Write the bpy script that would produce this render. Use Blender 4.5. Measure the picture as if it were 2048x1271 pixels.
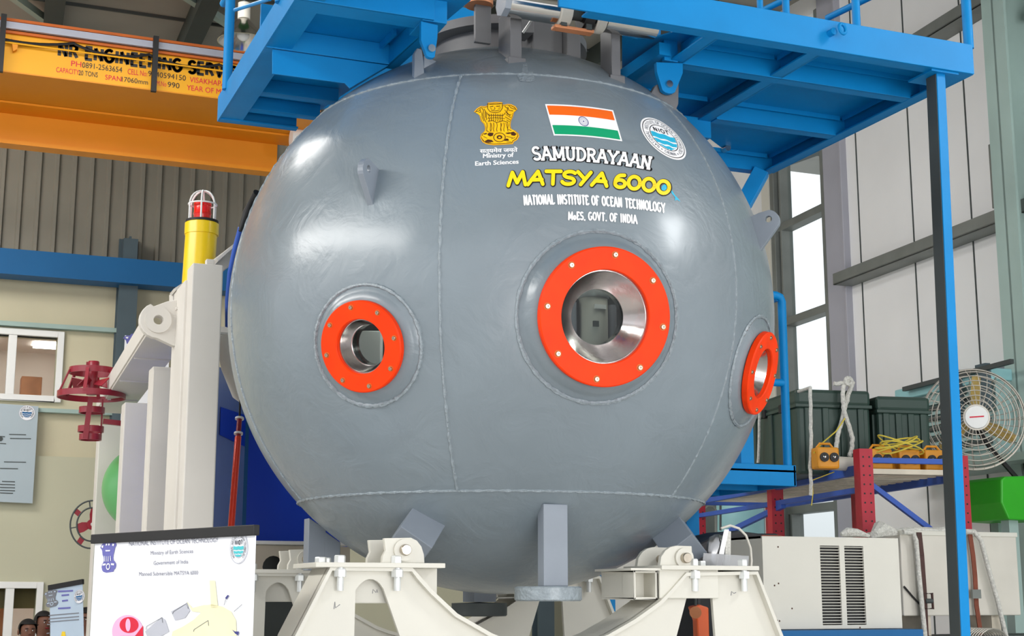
import bpy, bmesh, math, random
from mathutils import Vector, Matrix, geometry
random.seed(7)
for o in list(bpy.data.objects): bpy.data.objects.remove(o)
scn = bpy.context.scene
COL = scn.collection

# ------------------------------------------------------------------ camera
FPX = 2900.0
YAW = math.radians(22.0); PIT = math.radians(10.84)
CAM = Vector((0, 0, 1.75))
cd = bpy.data.cameras.new('camera'); cam = bpy.data.objects.new('camera', cd); COL.objects.link(cam)
cam.location = CAM; cam.rotation_euler = (math.pi/2 + PIT, 0, -YAW)
cd.sensor_width = 36.0; cd.lens = 36.0*FPX/2048.0; cd.clip_start = 0.05; cd.clip_end = 200
scn.camera = cam

# ------------------------------------------------------------------ world, lights, exposure
scn.view_settings.view_transform = 'Standard'; scn.view_settings.look = 'None'
scn.view_settings.gamma = 1.0; scn.view_settings.use_curve_mapping = False
scn.view_settings.exposure = 0.60
w = bpy.data.worlds.new('daylight'); scn.world = w; w.use_nodes = True
wn = w.node_tree.nodes; wl = w.node_tree.links
bg = wn['Background']
tc = wn.new('ShaderNodeTexCoord'); sp = wn.new('ShaderNodeSeparateXYZ'); rp = wn.new('ShaderNodeValToRGB')
wl.new(tc.outputs['Generated'], sp.inputs[0]); wl.new(sp.outputs['Z'], rp.inputs[0])
rp.color_ramp.elements[0].position = 0.0; rp.color_ramp.elements[0].color = (.50, .50, .51, 1)
rp.color_ramp.elements[1].position = 0.22; rp.color_ramp.elements[1].color = (.92, .95, 1.0, 1)
wl.new(rp.outputs[0], bg.inputs[0]); bg.inputs[1].default_value = 1.25

def area(name, loc, target, sx, sy, power, col=(1, 1, 1)):
    l = bpy.data.lights.new(name, 'AREA'); l.shape = 'RECTANGLE'; l.size = sx; l.size_y = sy
    l.energy = power; l.color = col
    o = bpy.data.objects.new(name, l); COL.objects.link(o); o.location = loc
    o.rotation_euler = (Vector(target)-Vector(loc)).to_track_quat('-Z', 'Y').to_euler()
    return o
area('side_window_light', (-5.0, 4.6, 5.7), (2, 4.9, 2.8), 7.0, .9, 250, (1, .99, .96))
area('front_low_fill', (2.0, -6.0, 1.7), (2.4, 5, 3.6), 6.0, 3.0, 300, (1, 1, 1))  # added low area light imitating an open door, brightens the platform undersides
area('rear_fill_light', (0.5, 9.0, 6.6), (0.3, 9.4, 0), 3.0, 2.0, 130, (1, .99, .96))  # added area light, lifts the dark area behind the sphere
area('clerestory_light', (6.6, 1.9, 5.2), (2.6, 5.0, 2.6), 1.6, 1.2, 110, (.97, .99, 1))
area('back_wall_fill', (-3.0, 13.0, 7.0), (-2.0, 17.0, 3.0), 4.0, 2.0, 260, (1, .98, .93))  # added unseen area light aimed at the far wall

# ------------------------------------------------------------------ pixel helpers (2048 x 1271 frame)
F_ = Vector((math.sin(YAW)*math.cos(PIT), math.cos(YAW)*math.cos(PIT), math.sin(PIT)))
R_ = Vector((math.cos(YAW), -math.sin(YAW), 0)); U_ = R_.cross(F_)
def ray(px, py): return F_ + R_*((px-1024)/FPX) - U_*((py-635.5)/FPX)
def on(ax, v, px, py):
    d = ray(px, py); return CAM + d*((v-CAM[ax])/d[ax])
def onY(px, py, y): return on(1, y, px, py)
def onX(px, py, x): return on(0, x, px, py)
def onZ(px, py, z): return on(2, z, px, py)
def at(px, py, depth): return CAM + ray(px, py)*depth
def on_plane(px, py, p0, n):
    d = ray(px, py); return CAM + d*((p0-CAM).dot(n)/d.dot(n))
RAD = 1.1
SC = CAM + ray(1003, 640).normalized()*(RAD/math.sin(math.atan(547/FPX)))
def on_sphere(px, py, r=RAD):
    d = ray(px, py).normalized(); o = CAM-SC; b = o.dot(d); q = b*b-(o.dot(o)-r*r)
    if q < 0: q = 0
    return CAM + d*(-b-math.sqrt(q))
def sdir(az, el):
    a = math.radians(az); e = math.radians(el)
    return Vector((math.sin(a)*math.cos(e), -math.cos(a)*math.cos(e), math.sin(e)))

# ------------------------------------------------------------------ materials
def lin(c):
    return tuple(((x/255.)/12.92 if x/255. <= .04045 else ((x/255.+.055)/1.055)**2.4) for x in c)
MATS = {}
def mat(name, rgb, rough=.5, metal=0., coat=0., vary=.06, vscale=6., bump=0., bscale=60., rvary=0., spec=.5):
    if name in MATS: return MATS[name]
    m = bpy.data.materials.new(name); m.use_nodes = True; nt = m.node_tree; N = nt.nodes; L = nt.links
    b = N['Principled BSDF']; c = lin(rgb)
    t = N.new('ShaderNodeTexCoord'); n = N.new('ShaderNodeTexNoise')
    n.inputs['Scale'].default_value = vscale; n.inputs['Detail'].default_value = 5
    L.new(t.outputs['Object'], n.inputs['Vector'])
    r = N.new('ShaderNodeValToRGB'); r.color_ramp.elements[0].position = .3; r.color_ramp.elements[1].position = .7
    r.color_ramp.elements[0].color = (*[x*(1-vary) for x in c], 1)
    r.color_ramp.elements[1].color = (*[min(1, x*(1+vary)) for x in c], 1)
    L.new(n.outputs['Fac'], r.inputs[0]); L.new(r.outputs[0], b.inputs['Base Color'])
    b.inputs['Roughness'].default_value = rough; b.inputs['Metallic'].default_value = metal
    b.inputs['Coat Weight'].default_value = coat; b.inputs['Coat Roughness'].default_value = .2
    b.inputs['Specular IOR Level'].default_value = spec
    if rvary:
        mr = N.new('ShaderNodeMapRange'); mr.inputs[3].default_value = rough-rvary; mr.inputs[4].default_value = rough+rvary
        L.new(n.outputs['Fac'], mr.inputs[0]); L.new(mr.outputs[0], b.inputs['Roughness'])
    if bump:
        n2 = N.new('ShaderNodeTexNoise'); n2.inputs['Scale'].default_value = bscale; n2.inputs['Detail'].default_value = 6 if name == 'grey_hull_paint' else 3; n2.inputs['Distortion'].default_value = 1.2 if name == 'grey_hull_paint' else 0
        L.new(t.outputs['Object'], n2.inputs['Vector'])
        bp = N.new('ShaderNodeBump'); bp.inputs['Strength'].default_value = bump; bp.inputs['Distance'].default_value = .01
        L.new(n2.outputs['Fac'], bp.inputs['Height']); L.new(bp.outputs[0], b.inputs['Normal'])
    MATS[name] = m; return m
def emit(name, rgb, s):
    m = bpy.data.materials.new(name); m.use_nodes = True; nt = m.node_tree; b = nt.nodes['Principled BSDF']
    b.inputs['Base Color'].default_value = (*lin(rgb), 1); b.inputs['Emission Color'].default_value = (*lin(rgb), 1)
    b.inputs['Emission Strength'].default_value = s; return m
def glassy(name, tint=(235, 240, 240), gloss=.12, rough=.02, alpha=1.0):
    m = bpy.data.materials.new(name); m.use_nodes = True; nt = m.node_tree; N = nt.nodes; L = nt.links
    N.remove(N['Principled BSDF']); out = N['Material Output']
    tr = N.new('ShaderNodeBsdfTransparent'); tr.inputs[0].default_value = (*lin(tint), 1)
    gl = N.new('ShaderNodeBsdfGlossy'); gl.inputs['Roughness'].default_value = rough
    fr = N.new('ShaderNodeLayerWeight'); pw = N.new('ShaderNodeMath'); pw.operation = 'POWER'; pw.inputs[1].default_value = 5.0
    L.new(fr.outputs['Facing'], pw.inputs[0])
    ad = N.new('ShaderNodeMath'); ad.operation = 'ADD'; ad.inputs[1].default_value = gloss; ad.use_clamp = True
    mx = N.new('ShaderNodeMixShader'); L.new(pw.outputs[0], ad.inputs[0]); L.new(ad.outputs[0], mx.inputs[0])
    L.new(tr.outputs[0], mx.inputs[1]); L.new(gl.outputs[0], mx.inputs[2]); L.new(mx.outputs[0], out.inputs[0])
    return m

M = dict(
 hull=mat('grey_hull_paint', (119, 130, 137), .38, 0, .5, .07, 2.5, .75, 6., .10),
 hull2=mat('grey_bracket_paint', (128, 136, 146), .42, 0, .25, .05, 8, .05, 40),
 hullrough=mat('grey_weld_paint', (136, 146, 152), .4, 0, .4, .12, 60, .8, 70),
 neck=mat('dull_grey_paint', (104, 104, 106), .5, 0, .1, .1, 8),
 orange=mat('orange_paint', (240, 58, 0), .5, 0, 0, .12, 9, .05, 50, 0, .2),
 steel=mat('machined_steel', (190, 186, 184), .18, 1., 0, .12, 12, .05, 30, .08),
 chrome=mat('polished_steel', (205, 203, 198), .16, 1., 0, .06, 10),
 bolt=mat('bolt_steel', (190, 180, 165), .3, 1., 0, .1, 40),
 zinc=mat('zinc_bolt', (222, 224, 222), .35, .35, 0, .06, 40),
 blue=mat('blue_paint', (0, 128, 194), .5, 0, 0, .07, 4, .03, 60, 0, .25),
 blueband=mat('dull_blue_beam_paint', (0, 92, 148), .6, 0, 0, .05, 2),
 dkblue=mat('deep_blue_panel', (0, 66, 205), .5, 0, 0, .05, 3),
 slateblue=mat('slate_blue_panel', (122, 142, 196), .5, 0, .1, .08, 3),
 rackblue=mat('rack_blue_paint', (44, 86, 178), .5, 0, 0, .08, 6),
 rackred=mat('rack_red_paint', (176, 22, 46), .5, 0, 0, .1, 8),
 crimson=mat('crimson_paint', (140, 16, 38), .4, 0, .2, .1, 8),
 cream=mat('cream_paint', (212, 209, 198), .55, 0, .05, .03, 3, .02, 80),
 creamdull=mat('aged_cream_paint', (208, 203, 192), .6, 0, 0, .06, 4),
 beam=mat('off_white_beam_paint', (214, 209, 201), .6, 0, 0, .05, 2.5, .02, 60),
 beige=mat('beige_skid_paint', (205, 196, 180), .6, 0, 0, .05, 3),
 crane=mat('crane_orange_yellow', (222, 138, 0), .55, 0, 0, .06, 1.2),
 craneface=mat('crane_panel_yellow', (232, 164, 0), .55, 0, 0, .08, 1.0),
 craneflange=mat('crane_flange_orange', (232, 142, 0), .55, 0, 0, .05, 1.0),
 cranerail=mat('crane_rail_grey', (170, 172, 184), .5, .2, 0, .08, 3),
 rust=mat('brown_orange_paint', (196, 96, 24), .6, 0, 0, .12, 4),
 black=mat('black_rubber', (22, 22, 24), .6, 0, 0, .1, 10),
 dark=mat('dark_grey_steel', (66, 72, 72), .6, 0, 0, .1, 3),
 column=mat('slate_grey_column', (74, 90, 98), .6, 0, 0, .08, 2),
 greencol=mat('grey_green_column', (160, 182, 176), .6, 0, 0, .12, 1.5),
 lilac=mat('pale_lilac_frame', (168, 168, 178), .5, 0, 0, .05, 2),
 galv=mat('galvanised_purlin', (128, 132, 128), .5, .3, 0, .14, 3),
 ribbed=mat('grey_ribbed_sheet', (136, 132, 120), .6, .15, 0, .14, .8),
 rib=mat('sheet_rib', (140, 134, 120), .5, .15, 0, .12, 1.5),
 wallcream=mat('cream_plaster', (204, 196, 168), .85, 0, 0, .04, 1.2, .03, 20),
 walllow=mat('pale_green_cream_plaster', (192, 190, 166), .85, 0, 0, .04, 1.0, .03, 20),
 panelwall=mat('off_white_wall_sheet', (236, 236, 236), .6, 0, 0, .04, 1.3),
 roof=mat('grey_roof_sheet', (150, 149, 142), .6, 0, 0, .16, .6),
 roofbeam=mat('dark_green_grey_rafter', (52, 62, 60), .6, 0, 0, .1, 2),
 floor=mat('grey_concrete_floor', (196, 194, 188), .5, 0, 0, .08, 1.5),
 white=mat('white_paint', (236, 236, 234), .5, 0, 0, .02, 4),
 whitetext=mat('white_vinyl', (248, 246, 246), .5, 0, 0, .01, 4),
 blacktext=mat('black_vinyl', (20, 18, 20), .5, 0, 0, .01, 4),
 yellowtext=mat('yellow_vinyl', (255, 216, 10), .45, 0, 0, .02, 4),
 gold=mat('gold_vinyl', (252, 190, 6), .45, 0, 0, .12, 40),
 goldrim=mat('amber_vinyl_rim', (250, 178, 20), .45, 0, 0, .04, 20),
 brown=mat('dark_brown_ink', (70, 34, 4), .5, 0, 0, .04, 20),
 saffron=mat('saffron_vinyl', (246, 104, 8), .5, 0, 0, .02, 4),
 flaggreen=mat('green_vinyl', (0, 156, 104), .5, 0, 0, .02, 4),
 navy=mat('navy_ink', (58, 60, 130), .5, 0, 0, .02, 4),
 cyan=mat('cyan_vinyl', (40, 178, 214), .5, 0, 0, .03, 10),
 yellow=mat('yellow_gloss_paint', (246, 208, 0), .35, 0, .3, .04, 6),
 redlamp=mat('red_beacon_lens', (236, 28, 16), .25, 0, .4, .08, 10),
 copper=mat('copper_paint', (214, 140, 96), .45, .2, 0, .1, 8),
 green=mat('green_fibreglass', (96, 172, 104), .4, 0, .2, .06, 3),
 dkgreen=mat('dark_green_panel', (26, 92, 44), .5, 0, 0, .06, 3),
 brightgreen=mat('bright_green_plastic', (52, 178, 34), .45, 0, 0, .05, 5),
 case=mat('dark_green_case_plastic', (40, 62, 54), .5, 0, .1, .12, 4, .05, 60),
 rope=mat('white_rope_fibre', (206, 204, 196), .9, 0, 0, .2, 90, .6, 120),
 yrope=mat('yellow_cord', (206, 186, 70), .8, 0, 0, .1, 40),
 tool=mat('amber_tool_plastic', (214, 142, 22), .5, 0, 0, .08, 12),
 plank=mat('pale_wood_slat', (206, 196, 178), .6, 0, 0, .12, 9),
 tan=mat('tan_fan_blade', (196, 166, 96), .5, 0, 0, .06, 5),
 wire=mat('chromed_wire', (176, 170, 160), .4, .5, 0, .1, 20),
 teal=mat('pale_teal_paint', (146, 196, 200), .5, 0, 0, .05, 4),
 machine=mat('pale_aqua_machine', (150, 178, 176), .5, 0, 0, .1, 5),
 strap=mat('brown_strap_webbing', (124, 66, 48), .8, 0, 0, .12, 30),
 strap2=mat('dark_brown_webbing', (76, 52, 48), .8, 0, 0, .12, 30),
 plastic=glassy('clear_plastic_film', (226, 228, 232), .30, .25),
 glass=glassy('port_glass', (226, 232, 232), .03, .02),
 pane=glassy('window_glass', (240, 244, 244), .02, .02),
 banner=mat('white_banner_print', (246, 247, 252), .5, 0, 0, .01, 3),
 bluebanner=mat('pale_blue_banner_print', (188, 206, 224), .6, 0, 0, .04, 4),
 board=mat('pale_grey_blue_board', (172, 186, 194), .6, 0, 0, .03, 2),
 fadegrey=mat('faded_grey_print', (186, 188, 198), .6, 0, 0, .02, 3),
 softgrey=mat('soft_grey_print', (112, 114, 132), .6, 0, 0, .02, 3),
 midgrey=mat('mid_grey_print', (120, 122, 130), .6, 0, 0, .02, 3),
 violet=mat('violet_print', (104, 104, 176), .6, 0, 0, .03, 30),
 tealprint=mat('teal_print', (74, 192, 200), .6, 0, 0, .03, 10),
 paleyellow=mat('pale_yellow_print', (244, 238, 196), .6, 0, 0, .04, 8),
 palepink=mat('pale_pink_print', (232, 176, 212), .6, 0, 0, .03, 8),
 redprint=mat('red_print', (214, 16, 56), .6, 0, 0, .05, 8),
 blind=mat('brown_blind_cloth', (112, 94, 56), .8, 0, 0, .05, 10),
 skin=mat('brown_skin', (112, 72, 54), .55, 0, 0, .06, 20),
 hair=mat('black_hair', (16, 14, 14), .7, 0, 0, .1, 60),
 shirt=mat('blue_grey_shirt', (150, 172, 190), .8, 0, 0, .06, 20),
 shirtdark=mat('dark_shirt', (44, 44, 58), .8, 0, 0, .06, 20),
 trouser=mat('dark_trouser_cloth', (40, 42, 50), .8, 0, 0, .06, 20),
 redtube=mat('red_orange_tube', (232, 62, 36), .25, .1, .5, .1, 6),
 officelight=emit('office_ceiling_lamp', (255, 252, 245), 7.0),
 portfill=emit('port_fill_glow', (255, 250, 240), 55.0),  # glow of the unseen blocks added behind the viewports
 orangeplastic=mat('orange_lever_paint', (226, 92, 22), .45, 0, .2, .06, 8),
 cargo=mat('black_tarpaulin', (40, 39, 42), .6, 0, 0, .15, 8, .2, 10),
 office=mat('office_wall_paint', (232, 218, 208), .8, 0, 0, .03, 2),
)

# ------------------------------------------------------------------ mesh builder
FR = {}
class MB:
    def __init__(s): s.v = []; s.f = []; s.cut = None
    def add(s, vs, fs):
        k = len(s.v); s.v += [Vector(v) for v in vs]; s.f += [tuple(i+k for i in f) for f in fs]; return s
    def box(s, p0, p1):
        (a, b, c), (d, e, f) = p0, p1
        return s.add([(a,b,c),(d,b,c),(d,e,c),(a,e,c),(a,b,f),(d,b,f),(d,e,f),(a,e,f)],
            [(0,3,2,1),(4,5,6,7),(0,1,5,4),(1,2,6,5),(2,3,7,6),(3,0,4,7)])
    def obox(s, c, ax, ay, az):           # centre and three half-axis vectors
        c = Vector(c); vs = []
        for k in (-1, 1):
            for (i, j) in ((-1,-1),(1,-1),(1,1),(-1,1)): vs.append(c+ax*i+ay*j+az*k)
        return s.add(vs, [(0,3,2,1),(4,5,6,7),(0,1,5,4),(1,2,6,5),(2,3,7,6),(3,0,4,7)])
    def bar(s, a, b, w, h, up=Vector((0,0,1))):
        a = Vector(a); b = Vector(b); d = (b-a); L = d.length; d.normalize()
        x = d.cross(up)
        if x.length < 1e-4: x = d.cross(Vector((1,0,0)))
        x.normalize(); y = x.cross(d)
        return s.obox((a+b)/2, d*L/2, x*w/2, y*h/2)
    def prism(s, pts, ext):
        pts = [Vector(p) for p in pts]; n = len(pts); e = Vector(ext)
        return s.add(pts+[p+e for p in pts], [tuple(range(n))[::-1], tuple(range(n, 2*n))]+[(i,(i+1)%n,n+(i+1)%n,n+i) for i in range(n)])
    def plate(s, loops, ext):             # outer loop and hole loops, 3D coplanar points, extruded
        e = Vector(ext); L = [[Vector(p) for p in l] for l in loops]; flat = [p for l in L for p in l]; n = len(flat)
        tris = geometry.tessellate_polygon(L)
        fs = [tuple(t) for t in tris]+[tuple(i+n for i in t[::-1]) for t in tris]; k = 0
        for l in L:
            m = len(l); fs += [(k+i, k+(i+1)%m, n+k+(i+1)%m, n+k+i) for i in range(m)]; k += m
        return s.add(flat+[p+e for p in flat], fs)
    def tube(s, pts, r, n=10, cap=True, closed=False):
        pts = [Vector(p) for p in pts]; m = len(pts); rings = []; up = None
        for i, p in enumerate(pts):
            if closed: d = pts[(i+1)%m]-pts[i-1]
            else: d = pts[min(i+1, m-1)]-pts[max(i-1, 0)]
            d.normalize()
            if up is None: up = Vector((0,0,1)) if abs(d.z) < .9 else Vector((1,0,0))
            x = d.cross(up); x.normalize(); up = x.cross(d); up.normalize()
            rr = r[i] if isinstance(r, (list, tuple)) else r
            rings.append([p+(x*math.cos(2*math.pi*k/n)+up*math.sin(2*math.pi*k/n))*rr for k in range(n)])
        fs = []
        for i in range(m if closed else m-1):
            j = (i+1)%m
            fs += [(i*n+k, i*n+(k+1)%n, j*n+(k+1)%n, j*n+k) for k in range(n)]
        if cap and not closed: fs += [tuple(range(n))[::-1], tuple((m-1)*n+k for k in range(n))]
        return s.add([v for r_ in rings for v in r_], fs)
    def lathe(s, prof, o, axis, n=48, a0=0., a1=None, closed=False):  # prof: (radius, height along axis)
        o = Vector(o); ax = Vector(axis).normalized()
        x = ax.cross(Vector((0,0,1)));
        if x.length < .05: x = ax.cross(Vector((0,1,0)))
        x.normalize(); y = ax.cross(x); full = a1 is None; a1 = 2*math.pi if full else a1
        m = len(prof); st = n if full else n+1; vs = []
        for i in range(st):
            a = a0+(a1-a0)*i/n; u = x*math.cos(a)+y*math.sin(a)
            vs += [o+u*r+ax*h for r, h in prof]
        fs = []
        for i in range(n):
            j = (i+1)%st
            for k in range(m if closed else m-1):
                l = (k+1)%m; fs.append((i*m+k, j*m+k, j*m+l, i*m+l))
        return s.add(vs, fs)
    def cyl(s, a, b, r, n=24, r2=None):
        a = Vector(a); b = Vector(b); L = (b-a).length; r2 = r if r2 is None else r2
        return s.lathe([(0.0001,0),(r,0),(r2,L),(0.0001,L)], a, b-a, n)
    def ball(s, c, rx, ry=None, rz=None, n=20, m=12):
        ry = ry or rx; rz = rz or rx; c = Vector(c); vs = []; fs = []
        for j in range(m+1):
            t = math.pi*j/m
            for i in range(n):
                p = 2*math.pi*i/n; vs.append(c+Vector((rx*math.sin(t)*math.cos(p), ry*math.sin(t)*math.sin(p), rz*math.cos(t))))
        for j in range(m):
            for i in range(n): fs.append((j*n+i, j*n+(i+1)%n, (j+1)*n+(i+1)%n, (j+1)*n+i))
        return s.add(vs, fs)
    def build(s, name, m, parent=None, smooth=False, bevel=0., local=False, angle=40):
        vs = s.v
        if parent is not None and not local:
            inv = FR[parent.name].inverted(); vs = [inv @ v for v in vs]
        me = bpy.data.meshes.new(name); me.from_pydata([tuple(v) for v in vs], [], s.f); me.validate()
        b = bmesh.new(); b.from_mesh(me); bmesh.ops.remove_doubles(b, verts=b.verts, dist=1e-5)
        bmesh.ops.recalc_face_normals(b, faces=b.faces); b.to_mesh(me); b.free()
        me.materials.append(m)
        if s.cut:                          # faces added after mark() take the second material
            me.materials.append(s.cut[1]); 
            for p in me.polygons: p.material_index = 1 if p.area < s.cut[0] else 0
        o = bpy.data.objects.new(name, me); COL.objects.link(o)
        if smooth:
            me.polygons.foreach_set('use_smooth', [True]*len(me.polygons)); me.set_sharp_from_angle(angle=math.radians(angle))
        if parent is not None: o.parent = parent; FR[o.name] = FR[parent.name]
        else: FR[o.name] = Matrix.Identity(4)
        if bevel:
            bv = o.modifiers.new('bevel', 'BEVEL'); bv.width = bevel; bv.segments = 2; bv.limit_method = 'ANGLE'; bv.angle_limit = math.radians(50)
        return o
def thing(name, label, cat, loc=(0,0,0), rotz=0., group=None):
    o = bpy.data.objects.new(name, None); COL.objects.link(o); o.location = loc; o.rotation_euler = (0,0,rotz)
    o.empty_display_size = .1; o['label'] = label; o['category'] = cat
    if group: o['group'] = group
    FR[o.name] = Matrix.Translation(Vector(loc)) @ Matrix.Rotation(rotz, 4, 'Z'); return o
def tag(o, label, cat, group=None, kind=None):
    o['label'] = label; o['category'] = cat
    if group: o['group'] = group
    if kind: o['kind'] = kind
    return o
def struct(o):
    o['kind'] = 'structure'; return o
def dup(root, loc, rotz=None, label=None):
    r = root.copy(); COL.objects.link(r); r.location = loc
    if rotz is not None: r.rotation_euler = (0,0,rotz)
    if label: r['label'] = label
    for ch in list(root.children):
        c = ch.copy(); COL.objects.link(c); c.parent = r
        for g in ch.children:
            d = g.copy(); COL.objects.link(d); d.parent = c
    return r

# ------------------------------------------------------------------ lettering and flat marks
def arc(cx, cy, rx, ry, a0, a1, n=10):
    return [(cx+rx*math.cos(math.radians(a0+(a1-a0)*i/n)), cy+ry*math.sin(math.radians(a0+(a1-a0)*i/n))) for i in range(n+1)]
GL = {
 'A': (.78, [[(0,0),(.36,1)],[(.36,1),(.42,1),(.78,0)],[(.14,.36),(.64,.36)]]),
 'C': (.7, [arc(.38,.5,.38,.5,48,312,14)]),
 'D': (.72, [[(.1,0),(.1,1)],[(0,1)]+arc(.3,.5,.42,.5,90,-90,12)+[(0,0)]]),
 'E': (.62, [[(.1,0),(.1,1)],[(0,1),(.6,1)],[(.1,.52),(.48,.52)],[(0,0),(.62,0)]]),
 'F': (.6, [[(.1,0),(.1,1)],[(0,1),(.6,1)],[(.1,.52),(.46,.52)]]),
 'G': (.76, [arc(.38,.5,.38,.5,48,345,14)+[(.74,.44)],[(.46,.44),(.78,.44)]]),
 'H': (.74, [[(.1,0),(.1,1)],[(.64,0),(.64,1)],[(.1,.52),(.64,.52)]]),
 'I': (.26, [[(.13,0),(.13,1)]]),
 'K': (.7, [[(.1,0),(.1,1)],[(.64,1),(.1,.42)],[(.28,.6),(.68,0)]]),
 'L': (.6, [[(.1,0),(.1,1)],[(0,0),(.6,0)]]),
 'M': (.96, [[(.08,0),(.1,1)],[(.1,1),(.48,.12)],[(.48,.12),(.86,1)],[(.86,1),(.88,0)]]),
 'N': (.78, [[(.1,0),(.1,1)],[(.1,1),(.68,0)],[(.68,0),(.68,1)]]),
 'O': (.78, [arc(.39,.5,.37,.5,0,360,20)]),
 'P': (.64, [[(.1,0),(.1,1)],[(0,1)]+arc(.34,.74,.28,.26,90,-90,8)+[(.1,.48)]]),
 'R': (.72, [[(.1,0),(.1,1)],[(0,1)]+arc(.36,.75,.27,.25,90,-90,8)+[(.1,.5)],[(.36,.5),(.68,0)]]),
 'S': (.62, [arc(.31,.75,.27,.25,25,270,10)+arc(.31,.25,.29,.25,90,-155,10)]),
 'T': (.68, [[(.34,0),(.34,1)],[(0,1),(.68,1)]]),
 'U': (.74, [[(.1,1),(.1,.3)]+arc(.37,.3,.27,.3,180,360,10)+[(.64,1)]]),
 'V': (.76, [[(.02,1),(.38,0),(.74,1)]]),
 'Y': (.74, [[(.0,1),(.37,.45)],[(.74,1),(.37,.45)],[(.37,.45),(.37,0)]]),
 '6': (.64, [[(.52,1)]+arc(.42,.42,.36,.58,110,180,6)+arc(.33,.3,.28,.3,180,-180,18)]),
 '0': (.7, [arc(.35,.5,.32,.5,0,360,22)]),
 'o': (.5, [arc(.25,.26,.22,.26,0,360,14)]),
 '.': (.2, [[(.1,0),(.1,.06)]]), ',': (.2, [[(.12,.06),(.05,-.16)]]), ' ': (.34, []),
}
COMIC = dict(GL)
COMIC.update({
 ' ': (.16, []),
 'M': (.98, [[(0,0),(.16,1),(.48,.18),(.74,1),(.96,0)]]),
 'A': (.84, [[(0,0),(.5,1),(.84,0)],[(.16,.36),(.76,.36)]]),
 'T': (.82, [[(.44,0),(.4,1)],[(0,1),(.82,1)]]),
 'S': (.72, [arc(.4,.76,.32,.24,30,255,10)+arc(.34,.26,.34,.26,80,-165,10)]),
 'Y': (.72, [[(.0,1),(.36,.52)],[(.72,1),(.22,0)]]),
})
def layout(text, font=GL, gap=.12):
    """polylines of a text normalised to x in 0..1, with the slab ends of every stroke"""
    x = 0; out = []
    for ch in text:
        wd, pl = font[ch]
        for p in pl: out.append([(x+a, b) for a, b in p])
        x += wd+gap
    x -= gap
    return [[(a/x, b) for a, b in p] for p in out], x
def serifs(lines, width, hl, vl):
    out = []
    for p in lines:
        if len(p) < 2: continue
        for (e, q) in ((p[0], p[1]), (p[-1], p[-2])):
            dx = (e[0]-q[0])*width; dy = e[1]-q[1]
            if abs(dy) > abs(dx)*.8 and (abs(e[1]) < .02 or abs(e[1]-1) < .02):
                out.append([(e[0]-hl/width, e[1]), (e[0]+hl/width, e[1])])
            elif abs(dx) > abs(dy) and (abs(e[1]) < .02 or abs(e[1]-1) < .02) and e[0] > min(a for a, _ in p)+1e-6 and len(p) < 4:
                s = 1 if e[1] < .5 else -1
                out.append([(e[0], e[1]), (e[0], e[1]+s*vl)])
    return out
def quadmap(tl, tr, bl, br, bow=0.):
    def f(s, t):
        x = (bl[0]*(1-s)+br[0]*s)*(1-t)+(tl[0]*(1-s)+tr[0]*s)*t
        y = (bl[1]*(1-s)+br[1]*s)*(1-t)+(tl[1]*(1-s)+tr[1]*s)*t
        return (x, y+bow*4*s*(1-s))
    return f
def stroke_quads(lines, w, ends=True, step=4.):
    """flat 2D pieces (lists of points) of a set of pen strokes w wide"""
    out = []
    for p in lines:
        for i in range(len(p)-1):
            (x0, y0), (x1, y1) = p[i], p[i+1]; L = math.hypot(x1-x0, y1-y0)
            if L < 1e-6: continue
            nx, ny = -(y1-y0)/L*w/2, (x1-x0)/L*w/2; k = max(1, int(L/step))
            for j in range(k):
                a, b = j/k, (j+1)/k
                ax, ay, bx, by = x0+(x1-x0)*a, y0+(y1-y0)*a, x0+(x1-x0)*b, y0+(y1-y0)*b
                out.append([(ax+nx, ay+ny), (ax-nx, ay-ny), (bx-nx, by-ny), (bx+nx, by+ny)])
            if (ends and i == 0): out.append([(x0+w/2*math.cos(t*.5236), y0+w/2*math.sin(t*.5236)) for t in range(12)])
            if ends or i < len(p)-2: out.append([(x1+w/2*math.cos(t*.5236), y1+w/2*math.sin(t*.5236)) for t in range(12)])
    return out
def flat(pieces, proj, name, m, parent, maxlen=None, local=False):
    """2D pieces -> thin mesh lying on whatever surface proj() puts them on"""
    b = bmesh.new()
    for pc in pieces:
        loops = pc if isinstance(pc[0][0], (list, tuple)) else [pc]
        fl = [p for l in loops for p in l]
        vs = [b.verts.new((p[0], p[1], 0)) for p in fl]
        if len(loops) == 1 and len(fl) <= 4:
            try: b.faces.new(vs)
            except ValueError: pass
        else:
            for t in geometry.tessellate_polygon([[Vector((p[0], p[1], 0)) for p in l] for l in loops]):
                try: b.faces.new([vs[i] for i in t])
                except ValueError: pass
    if maxlen:
        for _ in range(6):
            es = [e for e in b.edges if e.calc_length() > maxlen]
            if not es: break
            bmesh.ops.subdivide_edges(b, edges=es, cuts=1, use_grid_fill=False)
            bmesh.ops.triangulate(b, faces=[f for f in b.faces if len(f.verts) > 4])
    b.verts.index_update()
    mb = MB(); mb.v = [Vector(proj(v.co.x, v.co.y)) for v in b.verts]; mb.f = [tuple(v.index for v in f.verts) for f in b.faces]; b.free()
    inv = FR[parent.name].inverted() if (parent is not None and not local) else Matrix.Identity(4)
    me = bpy.data.meshes.new(name); me.from_pydata([tuple(inv @ v) for v in mb.v], [], mb.f); me.materials.append(m)
    o = bpy.data.objects.new(name, me); COL.objects.link(o)
    if parent is not None: o.parent = parent; FR[o.name] = FR[parent.name]
    return o
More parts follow.
